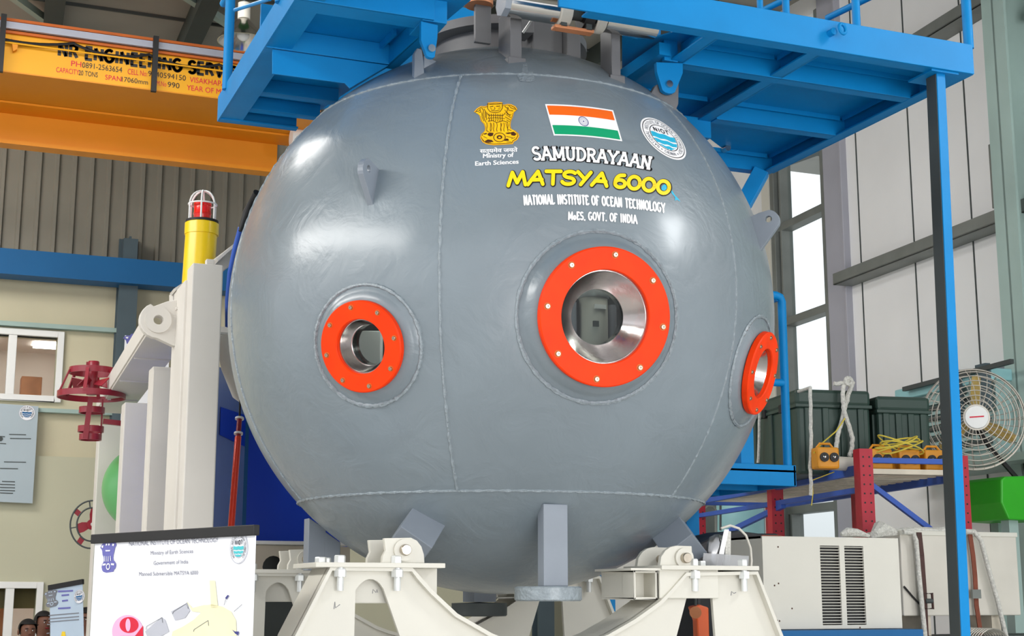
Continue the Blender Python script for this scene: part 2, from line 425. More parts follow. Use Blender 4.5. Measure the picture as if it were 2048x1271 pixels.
def text_tris(s, stretch=True):
    """built-in font text as 2D triangles: x 0..1, cap height 1; also returns its natural width in cap heights"""
    c = bpy.data.curves.new('txt', 'FONT'); c.body = s; o = bpy.data.objects.new('txt', c); COL.objects.link(o)
    c.resolution_u = 3
    bpy.context.view_layer.update(); dg = bpy.context.evaluated_depsgraph_get(); me = o.evaluated_get(dg).to_mesh()
    vs = [(v.co.x, v.co.y) for v in me.vertices]; fs = [tuple(p.vertices) for p in me.polygons]
    o.evaluated_get(dg).to_mesh_clear(); bpy.data.objects.remove(o); bpy.data.curves.remove(c)
    if not vs: return [], 1
    x0 = min(v[0] for v in vs); x1 = max(v[0] for v in vs); cap = .729*.97
    return [[((vs[i][0]-x0)/(x1-x0), vs[i][1]/cap) for i in f] for f in fs], (x1-x0)/cap
def text_on(s, fmap, proj, name, m, parent, maxlen=None, local=False):
    tr, _ = text_tris(s)
    return flat([[fmap(a, b) for a, b in t] for t in tr], proj, name, m, parent, maxlen, local)
def circ(cx, cy, rx, ry=None, n=32, a0=0, a1=360):
    ry = rx if ry is None else ry
    return [(cx+rx*math.cos(math.radians(a0+(a1-a0)*i/n)), cy+ry*math.sin(math.radians(a0+(a1-a0)*i/n))) for i in range(n if a1-a0 == 360 else n+1)]

# ================================================================== THE SETTING
f = MB(); f.box((-14,-6,-.2),(12,17.2,0)); struct(f.build('floor', M['floor']))
# far wall at y = 17: plaster below, ribbed sheet above, a window opening at each level
YW = 17.0
zb = onY(180,545,YW).z            # top of the plaster
zs = onY(140,914,YW).z            # top of the painted lower plaster
u0, u1 = onY(-90,800,YW).x, onY(112,735,YW).x; uz0, uz1 = onY(60,790,YW).z, onY(60,672,YW).z
l0, l1 = onY(-90,1250,YW).x, onY(68,1250,YW).x; lz0, lz1 = 0.35, onY(40,1176,YW).z
w_ = MB()
def wallbits(mb, x0, x1, z0, z1, y0, y1, hole):
    hx0, hx1, hz0, hz1 = hole
    mb.box((x0,y0,z0),(hx0,y1,z1)); mb.box((hx1,y0,z0),(x1,y1,z1)); mb.box((hx0,y0,z0),(hx1,y1,hz0)); mb.box((hx0,y0,hz1),(hx1,y1,z1))
wallbits(w_, -14, 8.2, zs, zb, YW, YW+.2, (u0,u1,uz0,uz1))
struct(w_.build('wall_back', M['wallcream']))
w_ = MB(); wallbits(w_, -14, 8.2, 0, zs, YW-.06, YW+.2, (l0,l1,lz0,lz1)); struct(w_.build('wall_back_lower', M['walllow']))
w_ = MB(); pts = []; x = -14.0
while x < 8.2:
    pts += [(x,0),(x+.13,0),(x+.145,-.035),(x+.18,-.035),(x+.195,0)]; x += .195
vs = [(a, YW+b, zb) for a, b in pts]+[(a, YW+b, 8.2) for a, b in pts]; n = len(pts)
w_.add(vs, [(i,i+1,n+i+1,n+i) for i in range(n-1)]); struct(w_.build('wall_back_upper', M['ribbed']))
# offices behind the two windows
def office(x0, x1, z0, z1, nm):
    o = MB(); X0, X1, Z0, Z1 = x0-1.2, x1+1.2, z0-.9, z1+.35
    o.box((X0,YW+3.4,Z0),(X1,YW+3.5,Z1)); o.box((X0,YW+.2,Z0-.1),(X1,YW+3.5,Z0)); o.box((X0,YW+.2,Z1),(X1,YW+3.5,Z1+.1))
    o.box((X0-.1,YW+.2,Z0),(X0,YW+3.5,Z1)); o.box((X1,YW+.2,Z0),(X1+.1,YW+3.5,Z1))
    struct(o.build(nm, M['office'])); return Z1
ZC = office(u0, u1, uz0, uz1, 'wall_office_upper'); ZC2 = office(l0, l1, lz0, lz1, 'wall_office_lower')
for i, (dx, dy, a, b) in enumerate(((.15,1.0,.3,.5),(.95,1.0,.3,.5),(.1,2.3,.3,.4),(.95,2.4,.3,.4))):
    o = MB().box((u0+dx,YW+dy,ZC-.03),(u0+dx+a,YW+dy+b,ZC-.002)).build('ceiling_light', M['officelight'])
    tag(o, ('lit ceiling panel nearest the glass, left pane of the upper office window','lit ceiling panel nearest the glass, right pane of the upper office window','lit ceiling panel deeper inside, left pane of the upper office window','lit ceiling panel deeper inside, right pane of the upper office window')[i], 'ceiling light', 'lit ceiling panels in the upper office')
o = MB().box((l0+.2,YW+1.2,ZC2-.03),(l0+1.1,YW+2.0,ZC2-.002)).build('ceiling_light', M['officelight'])
tag(o, 'lit ceiling panel behind the lower office window', 'ceiling light')
o = MB().box((u1-.33,YW+.6,uz0-.55),(u1-.1,YW+.85,uz0+.3)).build('office_cabinet', M['copper'], bevel=.01); tag(o, 'orange cabinet standing inside behind the upper office window', 'cabinet')
o = MB().box((l1-.42,YW+.9,Z:=.0),(l1-.25,YW+1.3,lz1-.1)).build('office_screen', M['copper'], bevel=.01); tag(o, 'orange partition standing inside behind the lower office window', 'partition')
def window(nm, x0, x1, z0, z1, mull, yy):
    r = MB(); fw = .07
    wallbits(r, x0-fw, x1+fw, z0-fw, z1+fw, yy-.05, yy+.12, (x0,x1,z0,z1))
    for m_ in mull: r.box((m_-.045,yy-.04,z0),(m_+.045,yy+.1,z1))
    fr = struct(r.build(nm, M['white'], bevel=.006))
    g = MB().box((x0,yy+.04,z0),(x1,yy+.05,z1)).build('window_pane', M['pane'], fr)
    return fr
window('window_1', u0, u1, uz0, uz1, [onY(22,735,YW).x, onY(-60,735,YW).x], YW)
w2 = window('window_2', l0, l1, lz0, lz1, [onY(16,1230,YW).x, onY(-50,1230,YW).x], YW-.06)
bl = MB()
zz = onY(40,1216,YW).z
bl.box((l0,YW+.055,zz),(l1,YW+.075,lz1)); bl.build('window_blind', M['blind'], w2)
# rails, columns and bands of the far wall
zc = (onY(0,495,16.6).z+onY(0,546,16.6).z)/2; zh = (onY(0,495,16.6).z-onY(0,546,16.6).z)/2
c = MB().box((-14,16.6,zc-zh),(8,16.9,zc+zh)); 
struct(c.build('trim_blue_beam', M['blueband']))
for xx in (onY(255,600,16.75).x, onY(255,600,16.75).x-5.2, onY(255,600,16.75).x+5.2):
    c = MB(); c.box((xx-.105,16.72,0),(xx+.105,16.76,zc+zh+.02)); c.box((xx-.105,16.93,0),(xx+.105,16.97,zc+zh+.3)); c.box((xx-.012,16.76,0),(xx+.012,16.93,zc+zh+.3)); c.box((xx-.08,16.7,zc+zh),(xx+.08,16.8,zc+zh+.26))
    struct(c.build('trim_column', M['column']))
for py, th in ((657,.05),(824,.045)):
    zz = onY(165,py,16.95).z; c = MB().box((-14,16.9,zz-th/2),(8,17.0,zz+th/2)); struct(c.build('trim_rail', M['greencol']))
# roof: sheets, rafters, braces
def zroof(y): return 7.75+.10*(y-17)
r = MB(); r.prism([(-14,-2,zroof(-2)),(12,-2,zroof(-2)),(12,17.2,zroof(17.2)),(-14,17.2,zroof(17.2))], (0,0,.08)); struct(r.build('ceiling', M['roof']))
for i in range(-9, 9):
    x = i*1.35+.1; c = MB()
    c.prism([(x-.09,-1,zroof(-1)-.002),(x+.09,-1,zroof(-1)-.002),(x+.09+.9,17,zroof(17)-.002),(x-.09+.9,17,zroof(17)-.002)], (0,0,-.22))
    struct(c.build('trim_rafter', M['roofbeam']))
for k in range(12):
    y = 6+k*1.0; c = MB().box((-13,y-.012,zroof(y)-.03),(11,y+.012,zroof(y)+.01)); struct(c.build('trim_sheet_joint', M['dark']))
for (a, b) in ((onY(20,-12,13.5), onY(100,46,14.6)), (onY(372,-8,13), onY(520,90,14.2))):
    struct(MB().bar(a, b, .07, .07).build('trim_roof_brace', M['greencol']))

# right wall, turned a few degrees, with the tall bright window
W0 = Vector((7, 8.5, 0)); WA = math.radians(3.6)
WU = Vector((math.sin(WA), math.cos(WA), 0)); WN = Vector((-math.cos(WA), math.sin(WA), 0))
def wr(px, py, off=0.): return on_plane(px, py, W0+WN*off, WN)
def wu(px, py, off=0.): return (wr(px, py, off)-W0).dot(WU)
def wp(u, z, off=0.): return W0+WU*u+Vector((0,0,z))+WN*off
def wbox(mb, ua, ub, za, zb_, o0, o1):
    return mb.obox((wp(ua,za,o0)+wp(ub,zb_,o1))/2, WU*abs(ub-ua)/2, Vector((0,0,1))*abs(zb_-za)/2, WN*abs(o1-o0)/2)
ua, ub = wu(1662,600), wu(1556,600)          # near and far jamb
zt_ = 6.9; zsill = wr(1640,1105).z; 
p = MB(); wbox(p, -12.5, ua, 0, 7.4, -.12, 0); wbox(p, ub, 8.9, 0, 7.4, -.12, 0); wbox(p, ua, ub, 0, zsill, -.12, 0); wbox(p, ua, ub, zt_, 7.4, -.12, 0)
struct(p.build('wall_right', M['panelwall']))
fr = MB(); fw = .05
wbox(fr, ua, ua+fw, zsill, zt_, -.12, .03); wbox(fr, ub-fw*1.5, ub, zsill, zt_, -.12, .05); wbox(fr, ua, ub, zsill, zsill+fw, -.12, .03)
for px, py in ((1615,430),(1618,628),(1630,1015),(1615,235)):
    z = wr(px,py).z; wbox(fr, ua, ub, z-.035, z+.035, -.1, .02)
uc = ua+(ub-ua)*.86; wbox(fr, uc-.015, uc+.015, zsill, zt_, -.1, .02)
fo = struct(fr.build('window_3', M['galv'], bevel=.004))
g = MB(); wbox(g, ua, ub, zsill, zt_, -.07, -.06); g.build('window_pane', M['pane'], fo)
cl = MB(); ul = wu(1697,600,.04); wbox(cl, ul, ua-.01, 0, 7, 0, .035); wbox(cl, ul, ul+.03, 0, 7, .0, .06)
struct(cl.build('trim_window_column', M['lilac'], bevel=.006))
cf = MB(); wbox(cf, ub, ub+.14, 0, 7, 0, .06); struct(cf.build('trim_far_jamb', M['cream']))
for (px, py, pa) in ((1840,508,1),(1917,52,1),(1700,912,0)):
    z = wr(px,py).z
    c = MB(); wbox(c, -12, ul-.0, z-.055, z-.045, 0, .18); wbox(c, -12, ul, z-.055, z+.04, .17, .18); wbox(c, -12, ul, z-.055, z+.055, 0, .01)
    struct(c.build('trim_purlin', M['galv']))
for px in (1722,1948,2100,1830):
    u = wu(px,500); c = MB(); wbox(c, u-.006, u+.006, 0, 7.2, 0, .006); struct(c.build('trim_sheet_joint', M['dark']))
ug0, ug1 = wu(2046,600,.3), wu(2000,600,.3)
c = MB(); wbox(c, ug0, ug1, 0, 7.2, .28, .30); wbox(c, ug0, ug1, 0, 7.2, 0, .02); wbox(c, (ug0+ug1)/2-.01, (ug0+ug1)/2+.01, 0, 7.2, 0, .3)
struct(c.build('trim_steel_column', M['greencol']))
c = MB(); z0, z1 = wr(1990,420).z, wr(1990,290).z; wbox(c, wu(2004,350), wu(1992,350), z0, z1, 0, .05); struct(c.build('trim_vent_strip', M['galv']))
c = MB(); wbox(c, ug0-3.2, ug0-.02, 0, 7.2, .01, .03); struct(c.build('wall_right_panel', M['greencol']))
for py in (55, 300, 640):
    z = wr(2042,py).z; c = MB(); wbox(c, ug0-3, ug0, z-.03, z+.03, .03, .12); struct(c.build('trim_side_rail', M['galv']))

# ================================================================== OVERHEAD CRANE (yellow)
cr = thing('overhead_crane', 'orange yellow overhead travelling crane with painted contractor lettering under the roof', 'crane', (1.0, 12, 5.3))
YC = 12.0
def cz(py, y=YC, px=0): return onY(px, py, y).z
XA, XB = -11.0, onY(588, 280, 13.0).x
zt = cz(62); zp = cz(140)
b = MB().box((-11,YC,zp),(onY(620,150,YC).x,YC+.02,zt)); b.build('lettered_panel', M['craneface'], cr)
# soffit of the walkway, then the main box girder behind it
ys = 12.0 + .75
zf = cz(176, ys); 
b = MB(); b.box((-11,YC,zp-.01),(XB,ys,zp)); b.build('walkway_soffit', M['crane'], cr)
z2 = cz(205, ys); b = MB().box((-11,ys-.02,z2),(XB,ys,zp-.012)); b.box((-11,ys,z2),(XB,ys+.28,z2+.02)); b.build('girder_flange', M['craneflange'], cr)
yg = ys+.28; z3 = cz(281, yg)
b = MB().box((-11,yg,z3),(XB-.15,yg+.05,z2)); b.build('box_girder', M['crane'], cr)
b = MB().box((-11,yg-.06,z3-.035),(XB-.1,yg+.1,z3)); b.build('bottom_flange', M['crane'], cr)
b = MB().box((XB-.12,yg-.02,z3),(XB,yg+.1,z2-.1)); b.build('end_plate', M['craneflange'], cr, bevel=.01)
b = MB().box((-11,YC-.03,cz(36,YC-.03)-.012),(XB,YC+.02,cz(36,YC-.03)+.012)); b.build('top_rail', M['rust'], cr)
b = MB().box((-11,YC-.05,cz(56,YC-.05)),(XB,YC-.02,cz(40,YC-.05))); b.box((-11,YC-.08,cz(56,YC-.05)),(XB,YC-.02,cz(54,YC-.05))); b.build('conductor_track', M['cranerail'], cr)
b = MB().box((-11,YC-.035,cz(66)),(XB,YC-.01,cz(57))); b.build('cable_rail', M['rust'], cr)
zm = cz(87); b = MB().tube([(-11,YC-.05,zm),(XB,YC-.05,zm)], .008, 8); b.build('handrail', M['craneface'], cr)
for px in (8, 312):
    a = onY(px, 30 if px < 100 else 74, YC-.07); bb = onY(px-6, 145 if px < 100 else 184, YC-.07)
    MB().box((a.x-.022,YC-.1,bb.z-.0),(a.x+.022,YC-.06,a.z)).build('post', M['black'], cr)
for px, py, yy in ((30,84,YC-.05),(142,193,12.67),(292,211,12.67)):
    a = onY(px,py,yy); b = MB().prism([a+Vector((-.03,0,.03)), a+Vector((.03,0,.02)), a+Vector((.02,0,-.06)), a+Vector((-.01,0,-.08))], (0,.06,0)); b.build('stiffener', M['crane'], cr)
for x0, x1 in ((-60,150),(150,300),(300,440),(440,590)):
    A = onY(x0, 62+x0*.145, YC-.045); B = onY(x1, 62+x1*.145, YC-.045); pts = []
    for i in range(13):
        t = i/12; q = A*(1-t)+B*t; q = Vector((q.x, YC-.045, A.z-.02-.07*4*t*(1-t)*.8)); pts.append(q)
    MB().tube(pts, .012, 6).build('festoon_cable', M['black'], cr)
def cproj(px, py, o=.004): return onY(px, py, YC-o)
# lettering: laid out level on the panel
def crane_line(px, py, h_px, wtot_px, txt, m, font=None, nm='lettering'):
    a = onY(px, py, YC); sc = a.y/FPX*1.06; hh = h_px*sc; ww = wtot_px*sc*1.03
    if font is None:
        return text_on(txt, lambda s, t: (a.x+s*ww, a.z+t*hh), lambda x, z: (x, YC-.004, z), nm, m, cr)
    L, _ = layout(txt, font, .16); P = [[(a.x+s*ww, a.z+t*hh) for s, t in p] for p in L]
    return flat(stroke_quads(P, .027, False, .2), lambda x, z: (x, YC-.004, z), nm, m, cr)
crane_line(116, 111, 24, 352+10, 'NR ENGINEERING SERVICES', M['blacktext'], GL)
for (px, py, h_, wd, tx, m) in ((142,132,11,22,'PH:',M['redprint']),(164,135,11,72,'0891-2563654',M['blacktext']),(255,148,11,36,'CELL No:',M['redprint']),
        (296,152,11,70,'9440594150',M['blacktext']),(379,164,11,104,'VISAKHAPATNAM',M['redprint']),(112,144,10,42,'CAPACITY:',M['redprint']),
        (157,150,10,34,'20 TONS',M['blacktext']),(210,159,10,32,'SPAN:',M['redprint']),(243,163,10,48,'17060mm',M['blacktext']),
        (313,171,10,18,'M.No',M['redprint']),(335,174,11,22,'990',M['blacktext']),(373,180,11,80,'YEAR OF MFG',M['redprint'])):
    crane_line(px, py, h_, wd, tx, m)
a = onY(582,275,12.6); MB().cyl(a, a+Vector((.35,0,0)), .085, 24).build('end_buffer', M['white'], cr, True)
# high bay lamps hanging from the roof
def bay_lamp(p, label):
    t = thing('high_bay_lamp', label, 'lamp', p)
    MB().lathe([(.03,.2),(.06,.17),(.10,.12),(.17,.05),(.2,0),(.19,0),(.16,.05),(.09,.115),(.03,.16)], p, (0,0,1), 28).build('lamp_shade', M['chrome'], t, True)
    MB().cyl(p+Vector((0,0,.19)), p+Vector((0,0,.32)), .05, 16).build('ballast_housing', M['creamdull'], t, True)
    MB().cyl(p+Vector((0,0,.32)), p+Vector((0,0,.62)), .012, 8).build('hanger', M['dark'], t)
    MB().ball(p+Vector((0,0,.06)), .05).build('bulb', M['white'], t, True)
    MB().lathe([(.0001,.74),(.14,.72),(.16,.62),(.15,.62),(.0001,.66)], p, (0,0,1), 24).build('canopy', M['dkgreen'], t, True)
    MB().cyl(p+Vector((0,0,.74)), Vector((p.x,p.y,zroof(p.y))), .015, 8).build('drop_rod', M['dark'], t)
bay_lamp(onY(486, 84, 10.8), 'dome shaped metal high bay lamp hanging beside the blue railing')

# ================================================================== THE CREW SPHERE
sp_ = thing('submersible_crew_sphere', 'large glossy grey steel sphere with three orange ringed viewports, flag and lettering', 'submersible sphere', (SC.x, SC.y, SC.z-RAD-.1))
def pdir(px, py, r): return (on_sphere(px, py, r)-SC).normalized()
ports = [(pdir(1212,633,1.135), .236, .158, .095, .074, 1.135, .292, 8, 84),
         (pdir(720,693,1.132), .157, .093, .070, .062, 1.132, .208, 8, 98),
         (pdir(1527,747,1.132), .157, .093, .070, .062, 1.132, .208, 8, 95)]
# hull with the port openings
h = MB(); NU, NV = 320, 160
vs = []; fs = []
for j in range(NV+1):
    t = math.pi*j/NV
    for i in range(NU):
        p = 2*math.pi*i/NU; vs.append(SC+RAD*Vector((math.sin(t)*math.cos(p), math.sin(t)*math.sin(p), math.cos(t))))
for j in range(NV):
    for i in range(NU):
        q = (j*NU+i, j*NU+(i+1)%NU, (j+1)*NU+(i+1)%NU, (j+1)*NU+i); c = (vs[q[0]]+vs[q[2]])/2-SC; c.normalize(); ok = True
        for d, ro, ri, rg, dg, hh, rw, nb, a0 in ports:
            if c.angle(d) < (rw-.035)/RAD: ok = False
        if c.z > math.cos(math.asin(.27/RAD)): ok = False
        if ok: fs.append(q)
h.add(vs, fs); hull = h.build('hull', M['hull'], sp_, True)
inner = MB(); vs2 = [SC+(v-SC)*(1.04/RAD) for v in vs]; inner.add(vs2, [q[::-1] for q in fs]); inner.build('inner_wall', M['dark'], sp_, True)
# upper coaming
zt0 = SC.z+math.sqrt(RAD**2-.3**2)
MB().lathe([(.30,-.02),(.30,.08),(.36,.082),(.36,.12),(.26,.12),(.26,-.02)], (SC.x,SC.y,zt0), (0,0,1), 64, closed=True).build('hatch_coaming', M['neck'], sp_, True)
MB().lathe([(.0001,.17),(.2,.16),(.255,.125),(.27,.1)], (SC.x,SC.y,zt0), (0,0,1), 48).build('hatch_cover', M['neck'], sp_, True)
# weld seams
def seam(pts, nm='weld_seam', r0=.0055, m='hullrough'):
    rr = [r0*(1+.25*math.sin(i*1.7)+random.uniform(-.2,.2)) for i in range(len(pts))]
    return MB().tube(pts, rr, 6).build(nm, M[m], sp_, True)
def ringpts(el, a0, a1, n, off=.0): return [SC+sdir(a0+(a1-a0)*i/n, el+random.uniform(-.03,.03))*(RAD+off) for i in range(n+1)]
seam(ringpts(44.2, -180, 180, 360), r0=.0045); seam(ringpts(-43, -180, 180, 360), r0=.0052)
for az, r0 in ((-32.5,.005),(29,.004),(-92,.005),(91,.005),(150,.005),(-151,.005)):
    seam([SC+sdir(az+random.uniform(-.04,.04), -43+87.2*i/120)*RAD for i in range(121)], r0=r0)
# ports
for d, ro, ri, rg, dg, hh, rw, nb, a0 in ports:
    x = d.cross(Vector((0,0,1))).normalized()*-1; y = x.cross(d)*-1
    if y.z < 0: y = -y
    x = Vector((0,0,1)).cross(d).normalized(); y = d.cross(x).normalized()
    ctr = SC+d*hh
    # raised boss, flowing up from the hull to the ring
    hs = math.sqrt(RAD**2-rw**2)
    prof = [(rw-.001,hs-.004),(rw-.008,hs+.004),(rw-.02,hs+.008)]
    for i in range(1, 9):
        t = i/8; prof.append((rw-.02-(rw-.02-ro+.012)*t, hs+.008+(hh-.028-hs-.008)*(1-(1-t)**2.0)))
    prof += [(ri+.004,hh-.028),(ri+.004,hh-.11)]
    boss = MB().lathe(prof, SC, d, 96).build('viewport_boss', M['hull'], sp_, True)
    n = 150; pts = []
    for i in range(n):
        a = 2*math.pi*i/n; pts.append(SC+(d*hs+(x*math.cos(a)+y*math.sin(a))*rw).normalized()*(RAD+.0005))
    rr = [.0075*(1+random.uniform(-.3,.3)) for _ in pts]
    MB().tube(pts, rr, 6, closed=True).build('weld_bead', M['hullrough'], boss, True)
    ring = MB().lathe([(ri,-.004),(ri,-.026),(ro-.003,-.026),(ro,-.023),(ro,-.004),(ro-.004,0),(ri+.003,0)], ctr, d, 96, closed=True).build('viewport_ring', M['orange'], sp_, True, angle=30)
    rb = ri+(ro-ri)*.68
    for k in range(nb):
        a = math.radians(a0+k*360/nb); c = ctr+(x*math.cos(a)+y*math.sin(a))*rb; s = 1.0 if ro > .2 else .8
        MB().lathe([(.0001,.0005),(.0035*s,.0005),(.0035*s,.005),(.0075*s,.005),(.0085*s,.003),(.0085*s,-.002)], c, d, 14).build('bolt', M['bolt'], ring, True)
        MB().lathe([(.0085*s,.0006),(.0125*s,.0006),(.0125*s,-.001)], c, d, 16).build('bolt_recess', M['rust'], ring, True)
    MB().lathe([(ri+.002,-.018),(ri-.004,-.018),(ri-.006,-.022),(rg+.004,-dg),(rg,-dg-.004),(rg,-dg-.05)], ctr, d, 96).build('viewport_sleeve', M['steel'], sp_, True)
    MB().lathe([(.0001,-dg-.012),(rg,-dg-.012),(rg,-dg-.024),(.0001,-dg-.024)], ctr, d, 64).build('viewport_glass', M['glass'], sp_, True)
# lifting lugs on the flanks
def flank_lug(az, el):
    o = sdir(az, el); e = math.radians(el); up = Vector((-o.x*math.tan(e), -o.y*math.tan(e), math.cos(e))).normalized(); s = o.cross(up).normalized()
    B = SC+o*RAD; P = lambda a, b: B+o*a+up*b-s*.011
    out = [P(-.02,.062),P(.03,.066)]+[P(.058+.042*math.cos(t), .022+.044*math.sin(t)) for t in [1.3-.25*i for i in range(9)]]+[P(-.012,-.085),P(-.03,-.06)]
    hole = [P(.06+.013*math.cos(t*.4488), .03+.013*math.sin(t*.4488)) for t in range(14)]
    MB().plate([out, hole], s*.022).build('lifting_lug', M['hull2'], sp_, bevel=.002)
flank_lug(-46.5, 15.5); flank_lug(45, 14)
# upper brackets standing on the crown
def post(px, py, wd, dp, zt_, nm='crown_bracket', lean=0):
    p = on_sphere(px, py); p0 = p+Vector((0,.0,0))
    b = MB().box((p.x-wd/2, p.y, p.z-.03), (p.x+wd/2, p.y+dp, zt_)); b.box((p.x-wd/2-.012, p.y-.012, p.z-.05), (p.x+wd/2+.012, p.y+dp*.6, p.z+.012))
    return b.build(nm, M['neck'], sp_, bevel=.003)
p1 = on_sphere(1032,122); p2 = on_sphere(1233,158)
post(1032, 122, .048, .12, 3.92); post(1233, 158, .038, .10, 3.92)
b = MB().box((p1.x-.095, p1.y+.18, 3.84), (p1.x-.03, p1.y+.2, 4.06)); b.build('crown_bracket', M['neck'], sp_, bevel=.002)
# machinery block behind the cylinders
b = MB()
for (x0, z0, x1, z1, y0, dy) in ((.10,3.92,.16,4.0,.2,.1),(.17,3.86,.3,3.99,.24,.12),(.05,3.84,.10,3.92,.2,.05),(.30,3.80,.36,3.97,.2,.14)):
    b.box((p1.x+x0, p1.y+y0, z0), (p1.x+x1, p1.y+y0+dy, z1))
b.build('valve_block', M['neck'], sp_, bevel=.004)
# polished cylinders lying across the crown
yc_ = 4.70
A = onY(1012,8,yc_); B = onY(1140,26,yc_); C_ = onY(1185,34,yc_); D_ = onY(1308,50,yc_)
zc_ = (A.z+D_.z)/2; ax = Vector((D_.x-A.x, 0, 0)).normalized()
def hx(px, py=30): return onY(px, py, yc_).x
cyl1 = MB(); cyl1.cyl((hx(1014,10),yc_,zc_), (hx(1118,22),yc_,zc_), .052, 40); cyl1 = cyl1.build('hatch_cylinder', M['chrome'], sp_, True)
cyl2 = MB(); cyl2.cyl((hx(1208,40),yc_,zc_), (hx(1308,52),yc_,zc_), .052, 40); cyl2 = cyl2.build('hatch_cylinder', M['chrome'], sp_, True)
MB().lathe([(.058,0),(.062,.004),(.062,.044),(.058,.048),(.05,.048),(.05,0)], (hx(1112,24),yc_,zc_), (1,0,0), 40, closed=True).build('clamp', M['creamdull'], cyl1, True)
MB().lathe([(.058,0),(.062,.004),(.062,.036),(.058,.04),(.05,.04),(.05,0)], (hx(1186,38),yc_,zc_), (1,0,0), 40, closed=True).build('clamp', M['creamdull'], cyl2, True)
MB().cyl((hx(1140,26),yc_,zc_), (hx(1192,36),yc_,zc_), .026, 24).build('piston_rod', M['dark'], sp_, True)
MB().cyl((hx(1162,26),yc_,zc_), (hx(1182,36),yc_,zc_), .055, 24).build('coupling', M['black'], sp_, True)
MB().cyl((hx(1002,10),yc_,zc_), (hx(1014,10),yc_,zc_), .055, 8).build('cylinder_cap', M['hull2'], cyl1)
MB().box((hx(1104,70),yc_-.03,zc_-.078), (hx(1182,80),yc_+.01,zc_-.066)).build('mounting_plate', M['copper'], sp_, bevel=.002)
for px in (1122,1172): MB().box((hx(px,70)-.012,yc_-.03,zc_-.07), (hx(px,70)+.012,yc_+.03,zc_-.04)).build('mounting_foot', M['dark'], sp_)
q = onY(958,2,4.95); MB().cyl(q+Vector((0,0,-.02)), q+Vector((0,0,.2)), .055, 32).build('copper_pipe', M['copper'], sp_, True)
MB().tube([p1+Vector((.07,.1,.16)),p1+Vector((.09,.06,.2)),p1+Vector((.1,.06,.24)),p1+Vector((.13,.08,.22)),p1+Vector((.12,.1,.28))], .005, 6).build('tie_wire', M['zinc'], sp_, True)
# crown lugs that take the platform
def crown_lug(px, py, h_, flip):
    p = on_sphere(px, py)
    b = MB(); x = .05*flip
    b.plate([[p+Vector((-.022,0,-.03)), p+Vector((-.022,0,h_-.02)), p+Vector((-.012,0,h_)), p+Vector((.006,0,h_-.004)), p+Vector((.014,0,h_-.05)), p+Vector((.02,0,-.03))]], (0,.03,0))
    return b.build('crown_lug', M['hull2'], sp_, bevel=.003)
crown_lug(840, 150, .105, 1)
p = on_sphere(846,142); MB().prism([p+Vector((.01,.02,-.03)), p+Vector((.01,.02,.07)), p+Vector((.09,.05,.06)), p+Vector((.11,.05,-.0))], (0,.02,0)).build('crown_lug', M['hull2'], sp_, bevel=.002)
p = on_sphere(1328,215); yrl = onZ(1338,122,3.80).y+.03; Q = lambda px, py: onY(px, py, yrl)
MB().prism([Q(1296,196),Q(1312,170),Q(1340,158),Q(1358,162),Q(1357,208),Q(1350,225)], (0,.03,0)).build('crown_lug', M['neck'], sp_, bevel=.003)
# legs under the sphere
pf = on_sphere(1105,1010)
zf_ = onY(1100,1172,4.70).z
xf = onY(1105,1100,4.69).x
leg = MB().box((xf-.046,4.66,zf_),(xf+.046,4.715,onY(1105,1007,4.66).z)).build('support_leg', M['hull2'], sp_, bevel=.003)
zl = onY(1100,1203,4.62).z
MB().lathe([(.0001,0),(.112,0),(.118,.005),(.118,.045),(.113,.05),(.0001,.05)], (xf,4.73,zf_-.05), (0,0,1), 56).build('foot_pad', M['hullrough'], leg, True, angle=35)
xr = onY(962,1200,5.95).x; zr = onY(962,1203,5.95).z
leg = MB().box((xr-.05,5.9,zr+.0),(xr+.05,6.04,zr+.42)).build('support_leg', M['hull2'], sp_)
MB().lathe([(.0001,-.06),(.115,-.06),(.12,-.055),(.12,-.005),(.0001,0)], (xr,5.97,zr), (0,0,1), 48).build('foot_pad', M['dark'], leg, True)
def side_leg(top, pin, yt, yp, w2=.066):
    a = onY(*top, yt); b_ = onY(*pin, yp); d = (a-b_).normalized(); y = (CAM-b_); y.z -= .35; y = (y-d*y.dot(d)).normalized(); x = d.cross(y).normalized()
    a2 = a+d*.10; o_ = MB().obox((a2+b_)/2, d*(a2-b_).length/2, x*w2, y*w2); return o_.build('support_leg', M['hull2'], sp_, bevel=.003)
side_leg((851,1040), (815,1098), 4.98, 4.86); side_leg((1332,1052), (1372,1108), 5.0, 4.86)
# far side legs seen at the left edge
for (x0, x1, yt, yb_) in ((618,650,1035,1140),(650,680,1062,1140)):
    a = onY(x0, yt, 5.75); b_ = onY(x1, yb_, 5.75); t_ = onY(x1, yt+22, 5.75)
    MB().prism([a, Vector((b_.x,5.75,t_.z)), Vector((b_.x,5.75,b_.z)), Vector((a.x,5.75,b_.z))], (0,.08,0)).build('support_leg', M['hull2'], sp_, bevel=.003)
